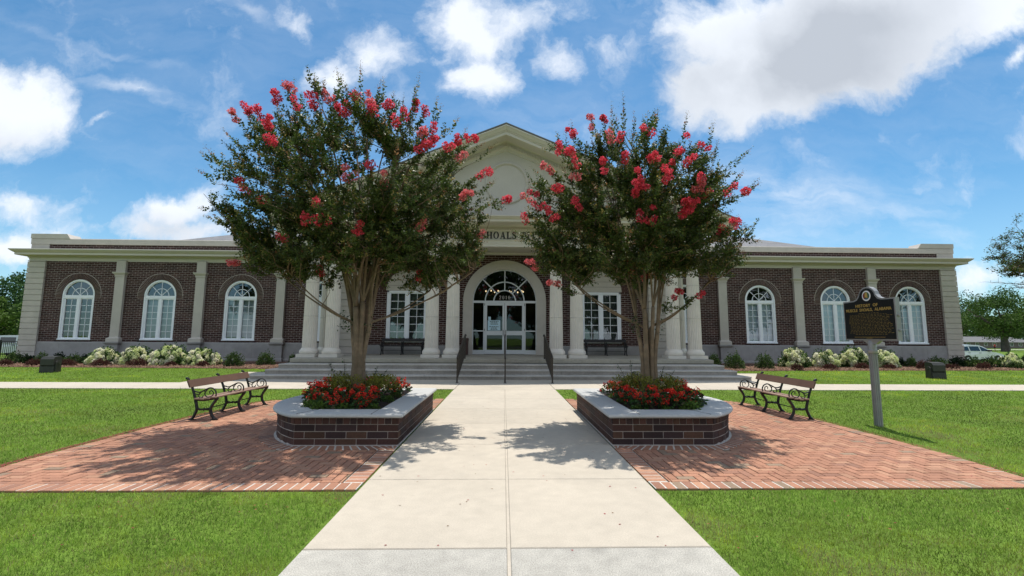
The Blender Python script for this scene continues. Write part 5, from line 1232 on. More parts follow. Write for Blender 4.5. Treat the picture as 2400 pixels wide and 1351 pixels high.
FR = [(1.15, 7.5, 5.19), (1.52, 7.67, 5.5), (1.7, 7.6, 5.56), (1.86, 6.96, 4.91), (1.7, 6.98, 4.88), (2.33, 6.95, 5.02), (0.9, 7.35, 4.81), (1.05, 7.19, 4.72), (0.68, 7.43, 4.54), (1.14, 7.07, 4.48), (1.56, 6.89, 4.39), (1.93, 6.8, 4.46), (2.35, 6.75, 4.41), (2.9, 6.86, 4.75), (3.27, 6.94, 4.76), (2.72, 6.77, 4.51), (2.9, 6.79, 4.43), (2.5, 6.76, 4.18), (1.09, 7.1, 4.23), (2.1, 6.79, 4.12), (2.13, 6.82, 4.0), (2.02, 6.87, 3.89), (3.12, 6.84, 4.14), (3.12, 6.87, 4.02), (3.32, 6.95, 3.97), (3.82, 7.13, 4.1), (4.16, 7.38, 4.11), (2.88, 6.94, 3.74), (3.04, 6.98, 3.72), (2.95, 7.04, 3.6), (2.18, 7.04, 3.55), (2.36, 7.05, 3.52), (4.07, 7.62, 3.64), (4.06, 7.75, 3.54), (3.82, 7.58, 3.47), (0.29, 8.08, 4.19), (0.43, 7.9, 3.95), (0.29, 8.56, 3.89), (0.4, 7.79, 4.24), (0.63, 7.67, 3.83), (0.79, 7.64, 3.66), (0.82, 7.31, 4.09), (1.13, 7.2, 3.84), (0.47, 8.7, 3.0), (0.91, 8.72, 2.66), (3.66, 8.32, 2.41), (3.35, 8.42, 2.43), (2.33, 8.13, 2.96), (2.75, 8.59, 2.83), (1.21, 8.73, 3.09)]
def crape(label, base, cen, rad, flowers, seed, nsec, stems, low, lobes):
    R = random.Random(seed); rs = np.random.RandomState(seed); bx, by, bz = base
    t = empty('crape_myrtle', (bx, by, .42), 0, label, 'tree', 'pink crape myrtles in the planters')
    cen = Vector(cen); rad = Vector(rad)
    def env(d, f): return Vector((cen.x+d.x*rad.x*f, cen.y+d.y*rad.y*f, cen.z+d.z*rad.z*f))
    tr = MB(); limbs = []
    for (ox, oy, fx, fy, fzz, r0) in stems:
        p = [Vector((bx+ox*1.15, by+oy*1.15, bz-.1)), Vector((bx+ox, by+oy, bz+.3)), Vector((bx+ox*.95+R.uniform(-.01, .01), by+oy, (bz+fzz)/2)), Vector((bx+fx, by+fy, fzz))]
        s = spline(p, 6); rr = [r0*(1.18-.42*i/(len(s)-1))*(1+.06*math.sin(i*1.9+ox*30)) for i in range(len(s))]; tr.tube(s, rr, 10)
        # limbs leaving the stem
        a0 = math.atan2(fy, fx)
        for k in range(4):
            st = s[-1]+(s[-2]-s[-1])*R.uniform(0, 2.5); a = a0+(k-1.5)*R.uniform(.4, .7)+R.uniform(-.2, .2); el = R.uniform(.12, .8) if k in (0, 3) else R.uniform(.55, 1.25)
            d = Vector((math.cos(a)*math.cos(el), math.sin(a)*math.cos(el), math.sin(el)))
            end = env(d, R.uniform(.62, .8)); h = end-st
            m1 = st+Vector((h.x*.18, h.y*.18, h.z*.30))+Vector((R.uniform(-.05, .05), R.uniform(-.05, .05), .05)); m2 = st+Vector((h.x*.52, h.y*.52, h.z*.66))+Vector((R.uniform(-.1, .1), R.uniform(-.1, .1), R.uniform(-.05, .1)))
            l = spline([s[-3] if k == 1 else s[-1], m1, m2, end], 7); n = len(l); ra = r0*R.uniform(.40, .56)
            tr.tube(l, [max(ra*(1-.82*i/(n-1)), .008) for i in range(n)], 8); limbs.append(l)
    # low drooping outer limbs seen reaching sideways
    for (dx, dy, dz) in low:
        st = Vector((bx+.06*(1 if dx > 0 else -1), by, 1.75)); end = Vector((bx+dx, by+dy, dz)); h = end-st
        l = spline([st-Vector((0, 0, .3)), st, st+Vector((h.x*.3, h.y*.3, h.z*.22)), st+Vector((h.x*.66, h.y*.66, h.z*.55)), end], 7); n = len(l); tr.tube(l, [.030*(1-.8*i/(n-1)) for i in range(n)], 7); limbs.append(l)
    pool = [(l, i) for l in limbs for i in range(5, len(l)-1)]
    sec = []
    def branch_to(tip, r=.013, straight=.0):
        best = None
        for l, i in pool:
            q = l[i]
            if q.z > tip.z-.05: continue
            dd = (q-tip).length*(1+.2*R.random())
            if best is None or dd < best[0]: best = (dd, l, i)
        if best is None: best = (0, limbs[0], 6)
        q = best[1][best[2]]; h = tip-q; up = Vector((0, 0, 1))
        l = spline([best[1][max(best[2]-2, 0)], q, q+h*.4+up*h.length*-.05+Vector((R.uniform(-.06, .06), R.uniform(-.06, .06), 0)), q+h*.75+Vector((R.uniform(-.05, .05), R.uniform(-.05, .05), -.02)), tip], 4); n = len(l)
        tr.tube(l, [max(r*(1-.75*i/(n-1)), .0028) for i in range(n)], 5, cap=False); return l
    SH = []   # shoots: start, direction, length, tipkind
    for i in range(nsec):
        z = R.uniform(-.95, 1) if R.random() < .62 else R.uniform(-1, -.25); a = R.uniform(0, 2*PI); c = math.sqrt(1-z*z); f = R.uniform(.22, .98)**.55
        d = Vector((math.cos(a)*c, math.sin(a)*c, z)); lump = 1+.10*math.sin(3.1*a+seed)+.08*math.sin(5.3*a+4*z); f *= lump
        if z < -.2: f *= 1.0; d = Vector((d.x*1.12, d.y*1.12, d.z))
        tip = env(d, min(f, 1.06)); l = branch_to(tip); sec.append(l)
        out = Vector((d.x, d.y, d.z*.6+.35)).normalized(); n = len(l)
        for k in range(R.randint(9, 13)):
            j = R.randint(max(n//2-2, 4), n-1); p = l[j]
            dd = (out*.75+Vector((R.gauss(0, .5), R.gauss(0, .5), R.gauss(.42, .4)))).normalized()
            SH.append((p, dd, R.uniform(.16, .40), 0))
        SH.append((tip, (out+Vector((R.gauss(0, .25), R.gauss(0, .25), R.uniform(.2, .9)))).normalized(), R.uniform(.22, .5), 1 if R.random() < .62 else 0))
    for cx_, cz_, sx_, sz_ in lobes:
        for i in range(16):
            tip = Vector((cx_+R.gauss(0, sx_), by+R.gauss(0, .45), cz_+R.gauss(0, sz_))); l = branch_to(tip); n = len(l)
            for k in range(R.randint(7, 10)): SH.append((l[R.randint(n//2, n-1)], Vector((R.gauss(0, .6), R.gauss(0, .6), R.gauss(.5, .4))).normalized(), R.uniform(.16, .34), 1 if R.random() < .15 else 0))
    for i in range(nsec//4):   # fill low over the fork
        a = R.uniform(0, 2*PI); f = R.uniform(.15, .75); tip = Vector((cen.x+rad.x*f*math.cos(a), cen.y+rad.y*f*math.sin(a), cen.z-rad.z*R.uniform(.55, .92))); l = branch_to(tip); n = len(l)
        for k in range(R.randint(8, 12)): SH.append((l[R.randint(n//2, n-1)], Vector((R.gauss(0, .8), R.gauss(0, .8), R.gauss(.3, .5))).normalized(), R.uniform(.15, .34), 0))
    # wands standing out of the top
    for i in range(26):
        a = R.uniform(0, 2*PI); z = R.uniform(.55, 1); c = math.sqrt(1-z*z); d = Vector((math.cos(a)*c, math.sin(a)*c, z)); tip = env(d, .97); l = branch_to(tip)
        SH.append((tip, Vector((d.x*.25+R.gauss(0, .06), d.y*.25, 1)).normalized(), R.uniform(.3, .62), 1))
    for z in range(10): # side sprays
        a = R.choice([0, PI])+R.uniform(-.5, .5); zz = R.uniform(-.2, .5); c = math.sqrt(1-zz*zz); d = Vector((math.cos(a)*c, math.sin(a)*c, zz)); tip = env(d, 1.0); branch_to(tip); SH.append((tip, Vector((d.x, d.y*.3, .9)).normalized(), R.uniform(.3, .5), 1))
    flw = []
    for (x, y, z) in flowers:
        tip = Vector((x, y, z)); o = Vector((x-cen.x, y-cen.y, max(z-cen.z, 0)+.8)).normalized(); st = tip-o*R.uniform(.25, .4)-Vector((0, 0, .05)); branch_to(st, .011); SH.append((st, (tip-st).normalized(), (tip-st).length, 2)); flw.append((tip, o))
        for k in range(5): SH.append((st-o*R.uniform(0, .2), (o+Vector((R.gauss(0, .6), R.gauss(0, .6), R.gauss(0, .4)))).normalized(), R.uniform(.15, .3), 0))
    tr.build('trunk', M_BARK, t, smooth=True)
    # twigs and leaves of the shoots
    tw = []; LP = []; LD = []; LL = []; LC = []
    for p, d, ln, kind in SH:
        bend = Vector((0, 0, R.uniform(-.15, .12))); e = p+d*ln+bend*ln; m = p+d*ln*.5
        o = d.orthogonal().normalized()*.0025; w = d.cross(o).normalized()*.0025
        tw += [p+o, p-o, e-o*.5, e+o*.5, p+w, p-w, e-w*.5, e+w*.5]
        n = int(ln/.0145)+8; tone = R.uniform(.62, 1.25); hf = R.random()
        for i in range(n):
            q = (i+.5)/n; c = p.lerp(e, q)+Vector((R.gauss(0, .012), R.gauss(0, .012), R.gauss(0, .012)))
            s = d.orthogonal().normalized(); s.rotate(Matrix.Rotation(i*2.4+R.uniform(-.5, .5), 3, d)); dr = (s+d*R.uniform(.3, .9)).normalized()
            L_ = R.uniform(.038, .066)*(1-.45*max(0, q-.6)/.4)
            young = (kind == 1 and q > .62) or (hf < .30 and q > .70)
            if kind == 1 and q > .8: L_ *= .6
            col = ((.34, .27, .08) if hf < .2 else (.33, .17, .08)) if young and R.random() < .75 else ((.072, .115, .024) if R.random() < .72 else (.125, .155, .036))
            k = tone*R.uniform(.75, 1.25); LP.append(c); LD.append(dr); LL.append(L_); LC.append([v*k for v in col])
        if kind == 1:   # open seed head, a spray of tiny tan buds
            for i in range(26):
                q = R.uniform(.7, 1.12); rr = (1.15-q)*.28*ln+.02; a = R.uniform(0, 6.28); s = d.orthogonal().normalized(); s.rotate(Matrix.Rotation(a, 3, d)); LP.append(p.lerp(e, q)+s*rr*R.random()); LD.append((s+d).normalized()); LL.append(R.uniform(.012, .02)); LC.append([v*R.uniform(.6, 1.2) for v in ((.40, .26, .11) if hf < .5 else (.27, .24, .08))])
    np_mesh('twigs', np.array([tuple(v) for v in tw]), 4, None, M_BARK2, t)
    t.children[-1].data.transform(Matrix.Translation(-wloc(t)))
    LP = np.array([tuple(v) for v in LP])-np.array(wloc(t)); LD = np.array([tuple(v) for v in LD]); LL = np.array(LL)
    V = leaves(LP, LD, LL, LL*.64, rs, .45, .12); np_mesh('foliage', V, 4, np.array(LC), M_LEAF, t)
    print('crape leaves', len(LP))
    # flower panicles: one mesh each
    for tip, o in flw:
        nbl = R.randint(2, 4); oo = np.array(o); P = []; rb = R.uniform(.050, .068)
        for q in range(nbl):
            c = np.array(tip)+oo*(q/nbl-.5)*R.uniform(.14, .2)+np.array([R.gauss(0, .035), R.gauss(0, .03), R.gauss(0, .03)]); u = rs.normal(size=(64, 3)); u /= np.linalg.norm(u, axis=1, keepdims=True); P.append(c+u*rs.uniform(.55, 1.05, (64, 1))*rb*(1.1-.35*q/nbl))
        P = np.concatenate(P); n = len(P)
        D = (P-np.array(tip))+rs.normal(size=(n, 3))*.05; V = leaves(P-np.array(wloc(t)), D, rs.uniform(.024, .040, n), rs.uniform(.022, .036, n), rs, .2, .25)
        base = np.array([.88, .095, .145]) if R.random() < .75 else np.array([.90, .22, .24]); C = base*rs.uniform(.62, 1.25, (n, 1)); np_mesh('flower_panicle', V, 4, np.clip(C, 0, .92), M_PETAL, t)
    # suckers at the foot and on the trunk
    SP = []; SD = []; SL = []; st_ = MB()
    spots = [(-.42, .05, .62, -.25, .45), (-.28, .1, .60, -.05, .55), (-.2, -.1, .6, -.18, .35), (.25, .1, .6, .12, .42), (.38, .05, .6, .22, .36)]
    for sx, sy, z0, lx, hh in spots:
        a = Vector((bx+sx, by+sy, z0)); e = a+Vector((lx*.6, 0, hh)); l = spline([a, a.lerp(e, .5)+Vector((-lx*.15, 0, .02)), e], 5); st_.tube(l, .004, 4)
        for i in range(30): q = i/30; c = l[min(int(q*(len(l)-1)), len(l)-1)]; SP.append(tuple(c+Vector((R.gauss(0, .01), R.gauss(0, .01), R.gauss(0, .02))))); SD.append((R.gauss(0, 1), R.gauss(0, 1), .3)); SL.append(R.uniform(.03, .05))
    for sx, z0, n in ((-.24, 1.82, 90), (.2, 1.75, 30)):
        for i in range(n): SP.append((bx+sx+R.gauss(0, .07), by-.05+R.gauss(0, .06), z0+R.gauss(0, .10))); SD.append((R.gauss(0, 1), R.gauss(0, 1), R.gauss(.2, .6))); SL.append(R.uniform(.03, .055))
    su = st_.build('sucker', M_BARK2, t); SP = np.array(SP)-np.array(wloc(t)); SL = np.array(SL); np_mesh('leaves', leaves(SP, np.array(SD), SL, SL*.6, rs, .4, .1), 4, np.array([[.04, .085, .025]])*rs.uniform(.6, 1.3, (len(SP), 1)), M_LEAF, su)
stL = [(-.075, -.02, -.17, .05, 1.85, .058), (-.03, -.06, -.07, -.12, 2.1, .060), (.035, -.055, .04, -.05, 2.2, .058), (.080, .0, .18, .03, 1.9, .055), (.02, .05, .06, .14, 2.1, .05), (-.04, .05, -.08, .13, 2.0, .045)]
stR = [(-.115, .0, -.19, .04, 1.85, .050), (-.05, -.06, -.08, -.1, 2.1, .052), (.03, .05, .02, .14, 2.1, .044), (.125, -.02, .20, -.04, 1.85, .050), (.05, -.05, .08, -.12, 2.15, .042)]
crape('tall crape myrtle with many pink blossoms in the left planter', (-2.70, 8.35, .5), (-2.86, 8.35, 4.33), (2.42, 1.95, 1.66), FL, 11, 360, stL, [(2.15, .3, 2.95), (-1.75, .1, 2.95), (1.25, .5, 2.55), (-1.3, -.3, 2.8)], [(-.80, 3.60, .14, .26), (-.95, 3.1, .25, .15), (-1.5, 2.95, .3, .12), (-4.6, 3.3, .3, .2), (-4.9, 3.9, .25, .25)])
crape('smaller crape myrtle with scattered pink blossoms in the right planter', (2.66, 8.35, .5), (2.50, 8.35, 4.12), (1.92, 1.6, 1.42), FR, 23, 300, stR, [(-1.6, .2, 2.9), (1.35, .1, 2.75), (.8, .1, 2.2), (-1.3, .4, 2.6)], [(1.0, 3.6, .13, .28), (1.05, 3.15, .2, .18), (1.3, 2.95, .3, .12), (4.1, 3.2, .25, .2)])
# ------------------------------------------------------------------ foundation planting
def shrub(kind, x, y, w, h, label, seed):
    rs = np.random.RandomState(seed); r = w/2
    names = {'b': ('barberry', 'barberry', 'purple barberries along the beds'), 'g': ('green_shrub', 'shrub', 'green shrubs along the beds'), 'd': ('dark_shrub', 'shrub', 'dark shrubs along the beds'), 'h': ('hydrangea', 'hydrangea', 'white hydrangeas along the beds')}[kind]
    t = empty(names[0], (x, y, .12), 0, label, names[1], names[2])
    n = int({'b': 2200, 'g': 1100, 'd': 1300, 'h': 1200}[kind]*min(w*h/.7, 1.8)+{'b': 500, 'g': 300, 'd': 300, 'h': 150}[kind])
    U = rs.normal(size=(n, 3)); U[:, 2] = np.abs(U[:, 2]); U /= np.linalg.norm(U, axis=1, keepdims=True)
    a = np.arctan2(U[:, 1], U[:, 0]); lump = 1+.16*np.sin(a*3+seed)+.12*np.sin(a*5+U[:, 2]*6+seed*2); R = rs.uniform(.25, 1, n)**.45*lump
    P = U*R[:, None]*np.array([r, r*.85, h*.92])
    if kind in 'gd': P[:, 2] += .12*h*np.sin(P[:, 0]*17+seed)*(P[:, 2]/h)
    D = U+rs.normal(size=(n, 3))*(.5 if kind != 'b' else .8)+np.array([0, 0, .4])
    ln, wd, c = {'b': (.055, .028, (.085, .034, .026)), 'g': (.085, .042, (.050, .095, .026)), 'd': (.085, .045, (.024, .048, .020)), 'h': (.10, .065, (.055, .115, .025))}[kind]
    C = np.array(c)*rs.uniform(.55, 1.5, (n, 1))
    if kind == 'g': C = np.where(rs.rand(n, 1) < .18, np.array([.13, .19, .05])*rs.uniform(.7, 1.2, (n, 1)), C)
    np_mesh('foliage', leaves(P, D, ln*rs.uniform(.7, 1.3, n), wd*rs.uniform(.8, 1.2, n), rs, .5, .12), 4, C, M_LEAFM, t)
    b = MB()
    for i in range(7):
        q = 2*PI*i/7; b.tube([(0, 0, -.05), (r*.25*math.cos(q), r*.25*math.sin(q), h*.3), (r*.6*math.cos(q), r*.55*math.sin(q), h*.7)], [.012, .009, .004], 4)
    b.build('stems', M_BARK2, t, world=False)
    if kind == 'h':
        m = int(26+24*w)
        for i in range(m):
            u = rs.normal(size=3); u[2] = abs(u[2])*1.1+.05; u[1] = -abs(u[1]) if rs.rand() < .75 else u[1]; u /= np.linalg.norm(u)
            p = u*np.array([r*1.02, r*.9, h*.93])*rs.uniform(.85, 1.05); hd = HEADS[rs.randint(len(HEADS))].copy(); COL.objects.link(hd); hd.parent = t; s = rs.uniform(1.0, 1.75)
            hd.location = tuple(p); hd.scale = (s, s, s*1.1); hd.rotation_euler = (rs.uniform(-.4, .4), rs.uniform(-.4, .4), rs.uniform(0, 6))
def head_protos():
    out = []
    for k in range(4):
        rs = np.random.RandomState(60+k); n = 190; U = rs.normal(size=(n, 3)); U /= np.linalg.norm(U, axis=1, keepdims=True)
        q = U[:, 2]*.5+.5; P = U*np.stack([.068*(1-.35*q), .068*(1-.35*q), np.full(n, .08)], 1); C = np.array([(.90, .90, .62), (.82, .88, .48), (.92, .90, .74), (.80, .86, .52)][k])*rs.uniform(.75, 1.12, (n, 1))
        o = np_mesh('flower_head', leaves(P*.95, U*.25+rs.normal(size=(n, 3)), .034, .032, rs, .2, .1), 4, C, M_PETAL); COL.objects.unlink(o); out.append(o)
    return out
HEADS = head_protos()
SHL = [('b', -23.86, 22.2, 0.56, 0.33), ('b', -22.55, 22.2, 0.62, 0.35), ('b', -20.98, 22.2, 0.74, 0.36), ('b', -19.17, 21.93, 0.74, 0.38), ('b', -17.52, 22.03, 0.83, 0.41), ('b', -16.04, 22.12, 0.43, 0.24), ('b', -14.56, 22.2, 0.53, 0.28), ('g', -24.35, 23.08, 0.97, 0.61), ('g', -23.9, 24.0, 0.6, 0.62), ('g', -22.32, 24.0, 0.91, 0.51), ('d', -25.2, 24.6, 0.69, 0.43), ('d', -23.72, 24.6, 0.58, 0.59), ('d', -21.97, 24.35, 0.68, 0.52), ('h', -19.93, 23.1, 1.42, 0.86), ('h', -18.47, 23.1, 1.36, 0.93), ('h', -16.72, 23.1, 1.74, 1.02), ('h', -15.16, 23.1, 1.55, 0.84), ('g', -12.77, 21.62, 0.82, 0.73), ('g', -11.82, 22.62, 0.82, 0.7), ('g', -11.16, 24.0, 0.34, 0.58)]
SHR = [('g', 11.06, 21.3, 0.89, 0.83), ('g', 12.62, 21.48, 0.78, 0.77), ('g', 11.3, 24.0, 0.67, 0.72), ('h', 15.11, 23.1, 1.36, 1.02), ('h', 16.75, 23.1, 1.29, 0.93), ('h', 18.28, 23.1, 1.42, 1.1), ('h', 19.92, 23.1, 1.23, 0.92), ('h', 26.76, 23.1, 0.9, 0.75), ('b', 13.8, 20.91, 0.5, 0.32), ('b', 15.64, 21.21, 0.65, 0.29), ('b', 17.82, 21.97, 0.71, 0.34), ('b', 18.91, 21.59, 0.57, 0.27), ('b', 21.19, 22.2, 0.71, 0.49), ('b', 22.6, 22.2, 0.65, 0.28), ('b', 24.32, 22.2, 0.62, 0.38), ('d', 22.14, 24.6, 0.52, 0.49), ('d', 25.44, 24.6, 0.83, 0.61), ('d', 29.3, 24.6, 0.48, 0.61), ('g', 22.23, 24.0, 0.5, 0.6), ('g', 23.66, 24.0, 1.01, 0.57), ('g', 25.72, 24.0, 0.94, 0.63), ('g', 26.77, 24.0, 1.01, 0.65), ('g', 25.94, 22.17, 0.56, 0.37)]
ORD = ['first', 'second', 'third', 'fourth', 'fifth', 'sixth', 'seventh', 'eighth', 'ninth']
KN = {'b': 'low purple barberry mound', 'g': 'leafy green shrub', 'd': 'dark green shrub', 'h': 'hydrangea covered in creamy white heads'}
def fwd(q):
    k, x, y, w, h = q; ny = {'h': min(y, 22.55), 'b': min(y, 21.7), 'g': min(y, 23.0), 'd': min(y, 23.6)}[k]; f = ny/y; return (k, x*f, ny, w*f, h*f)
SHL = [fwd(q) for q in SHL]; SHR = [fwd(q) for q in SHR]
for lst, side in ((SHL, 'left'), (SHR, 'right')):
    for kind in 'bgdh':
        row = sorted([s for s in lst if s[0] == kind], key=lambda s: s[1])
        for i, (k, x, y, w, h) in enumerate(row):
            shrub(k, x, y, w, h*(.9 if k != 'h' else .95), '%s, %s from left along the %s bed' % (KN[k], ORD[i], side), int(abs(x*100)) % 9973)

# ------------------------------------------------------------------ far surroundings
def tree(name, x, y, h, cr, label, seed, cols, trunk_h=None, n=3600, leaf=.34, group='trees beyond the building', squash=.8, cat='tree'):
    rs = np.random.RandomState(seed); z0 = gz(x, y)-.02; th = trunk_h if trunk_h is not None else h*.3
    t = empty(name, (x, y, z0), 0, label, cat, group)
    b = MB(); b.tube(spline([(0, 0, -.3), (.05, 0, th*.5), (0, .05, th), (.1, 0, h*.6)], 4), [cr*.085*(1-.045*i) for i in range(13)], 8)
    for i in range(9):
        a = 2*PI*i/9+seed; e = (cr*.6*math.cos(a), cr*.6*math.sin(a), th+(h-th)*(.35+.3*((i*7) % 5)/5)); b.tube(spline([(0, 0, th*.85), (e[0]*.4, e[1]*.4, (th+e[2])/2), e], 4), [cr*.035*(1-.08*k) for k in range(9)], 5)
    b.build('trunk', M_BARK2, t, world=False, smooth=True)
    P = []; nb = 34; hc = (h+th*.8)/2; hv = (h-th*.8)/2; C = []
    per = n//nb
    for i in range(nb):
        u = rs.normal(size=3); u /= np.linalg.norm(u); f = rs.uniform(.35, .86); c = np.array([u[0]*cr*f, u[1]*cr*f, hc+u[2]*hv*f]); br = cr*rs.uniform(.20, .36)
        v = rs.normal(size=(per, 3)); v /= np.linalg.norm(v, axis=1, keepdims=True); P.append(c+v*(rs.uniform(.5, 1.05, (per, 1))*br)*np.array([1, 1, squash])); k = np.array(cols[rs.randint(len(cols))]); C.append(k*rs.uniform(.7, 1.3, (per, 1)))
    P = np.concatenate(P); C = np.concatenate(C); D = rs.normal(size=P.shape)
    np_mesh('crown', leaves(P, D, leaf*rs.uniform(.6, 1.3, len(P)), leaf*.6*rs.uniform(.7, 1.2, len(P)), rs, .5, .12), 4, C, M_LEAFM, t)
    return t
G1 = [(.075, .135, .025), (.10, .165, .03), (.055, .11, .022)]; G2 = [(.045, .085, .022), (.055, .10, .025), (.035, .07, .02)]
tree('broadleaf_tree', 112.9, 98, 14.0, 9.0, 'spreading light green tree with a dark trunk at the right edge of the park lawn', 1, G1, 3.6, 9500, .42)
tree('broadleaf_tree', 108, 112, 15.5, 8.0, 'dark green tree behind the white car, close to the corner of the building', 2, G2, 2.4, 8000, .45)
tree('broadleaf_tree', 129, 125, 16, 9.5, 'tall mid green tree behind the spreading park tree', 3, G2+G1, 3.0, 7500, .48)
tree('broadleaf_tree', 141, 122, 15.8, 9.5, 'yellowish green tree cut by the right edge of the view', 4, G1, 3.5, 7500, .48)
tree('broadleaf_tree', 118, 135, 18.5, 8.5, 'distant dark tree with a pointed top beyond the park trees', 5, G2, 2.5, 4000, .5)
tree('broadleaf_tree', 101, 122, 15, 7, 'dark tree half hidden by the right stone corner', 9, G2, 2.5, 3500, .5)
tree('broadleaf_tree', -53.5, 50, 9.2, 3.6, 'upright mid green tree beside the left stone corner', 6, [(.055, .12, .035), (.045, .10, .03)], 1.0, 9000, .30, squash=1)
tree('broadleaf_tree', -44.8, 40, 5.2, 3.0, 'low yellowish green tree in front of the taller one at the left edge', 7, G1, .8, 8000, .26)
tree('broadleaf_tree', -58, 47, 6.8, 3.6, 'dark tree cut by the left edge of the view', 8, G2, .8, 8000, .30)
def woods():
    rs = np.random.RandomState(31); P = []; C = []
    for x0, x1, y0, zt in ((95, 330, 190, 17), (-330, -95, 170, 15)):
        for i in range(95):
            cx = rs.uniform(x0, x1); cy = y0+rs.uniform(0, 40); r = rs.uniform(5, 8); hz = rs.uniform(.55, 1)*zt*.8; per = 130; v = rs.normal(size=(per, 3)); v /= np.linalg.norm(v, axis=1, keepdims=True)
            P.append(np.array([cx, cy, hz*.5])+v*np.array([r, r, hz*.55])); C.append(np.array((.05, .09, .03))*rs.uniform(.7, 1.3, (per, 1)))
    P = np.concatenate(P); C = np.concatenate(C); tag(np_mesh('distant_woods', leaves(P, rs.normal(size=P.shape), 2.4, 1.7, rs, .5, .1), 4, C, M_LEAFM), kind='stuff')
woods()
# near tree reaching in from the right
def side_tree():
    R = random.Random(77); rs = np.random.RandomState(77); bx, by = 27.6, 20.6
    t = empty('overhanging_tree', (bx, by, 0), 0, 'thin-branched tree reaching in over the right edge with sparse leaves', 'tree')
    b = MB(); LP = []; LD = []; LC = []
    b.tube(spline([(bx, by, -.1), (bx+.1, by, 1.5), (bx, by, 3.0), (bx-.2, by, 4.2)], 5), [.17-.006*i for i in range(16)], 9)
    tips = []
    for i in range(38):
        a = PI+R.uniform(-1.3, 1.3) if i < 30 else R.uniform(0, 6.28); el = R.uniform(.02, 1.1); L_ = R.uniform(2.2, 3.5); e = Vector((bx-.2+L_*math.cos(a)*math.cos(el), by+L_*.8*math.sin(a)*math.cos(el), 4.6+L_*.95*math.sin(el)))
        bare = i in (3, 9, 15)
        if bare: e = Vector((24.0+R.uniform(-.2, .5), by+R.uniform(-.5, .5), 4.15+R.uniform(-.2, .35)))
        st = Vector((bx-.1, by, R.uniform(3.2, 4.2))); l = spline([st, st.lerp(e, .45)+Vector((0, 0, .25)), e], 6); n = len(l); b.tube(l, [.04*(1-.8*k/(n-1)) for k in range(n)], 6)
        for k in range(15):
            j = R.randint(4, n-1); p = l[j]; d = ((e-st).normalized()*.6+Vector((R.gauss(0, .5), R.gauss(0, .5), R.gauss(.1, .35)))).normalized(); q = p+d*R.uniform(.25, .7); b.tube([p, p.lerp(q, .5)+Vector((0, 0, .03)), q], [.008, .006, .003], 4, cap=False)
            if bare: continue
            for m in range(64): c = p.lerp(q, R.uniform(.2, 1.1))+Vector((R.gauss(0, .09), R.gauss(0, .09), R.gauss(0, .05))); LP.append(tuple(c)); LD.append((R.gauss(0, 1), R.gauss(0, 1), R.gauss(0, .4))); LC.append([v*R.uniform(.6, 1.3) for v in (R.choice([(.09, .15, .035), (.11, .16, .04), (.18, .15, .08)]))])
    b.build('trunk', M_BARK2, t, smooth=True); LP = np.array(LP)-np.array(wloc(t)); n = len(LP)
    np_mesh('crown', leaves(LP, np.array(LD), rs.uniform(.06, .11, n), rs.uniform(.035, .06, n), rs, .6, .1), 4, np.array(LC), M_LEAFM, t)
side_tree()

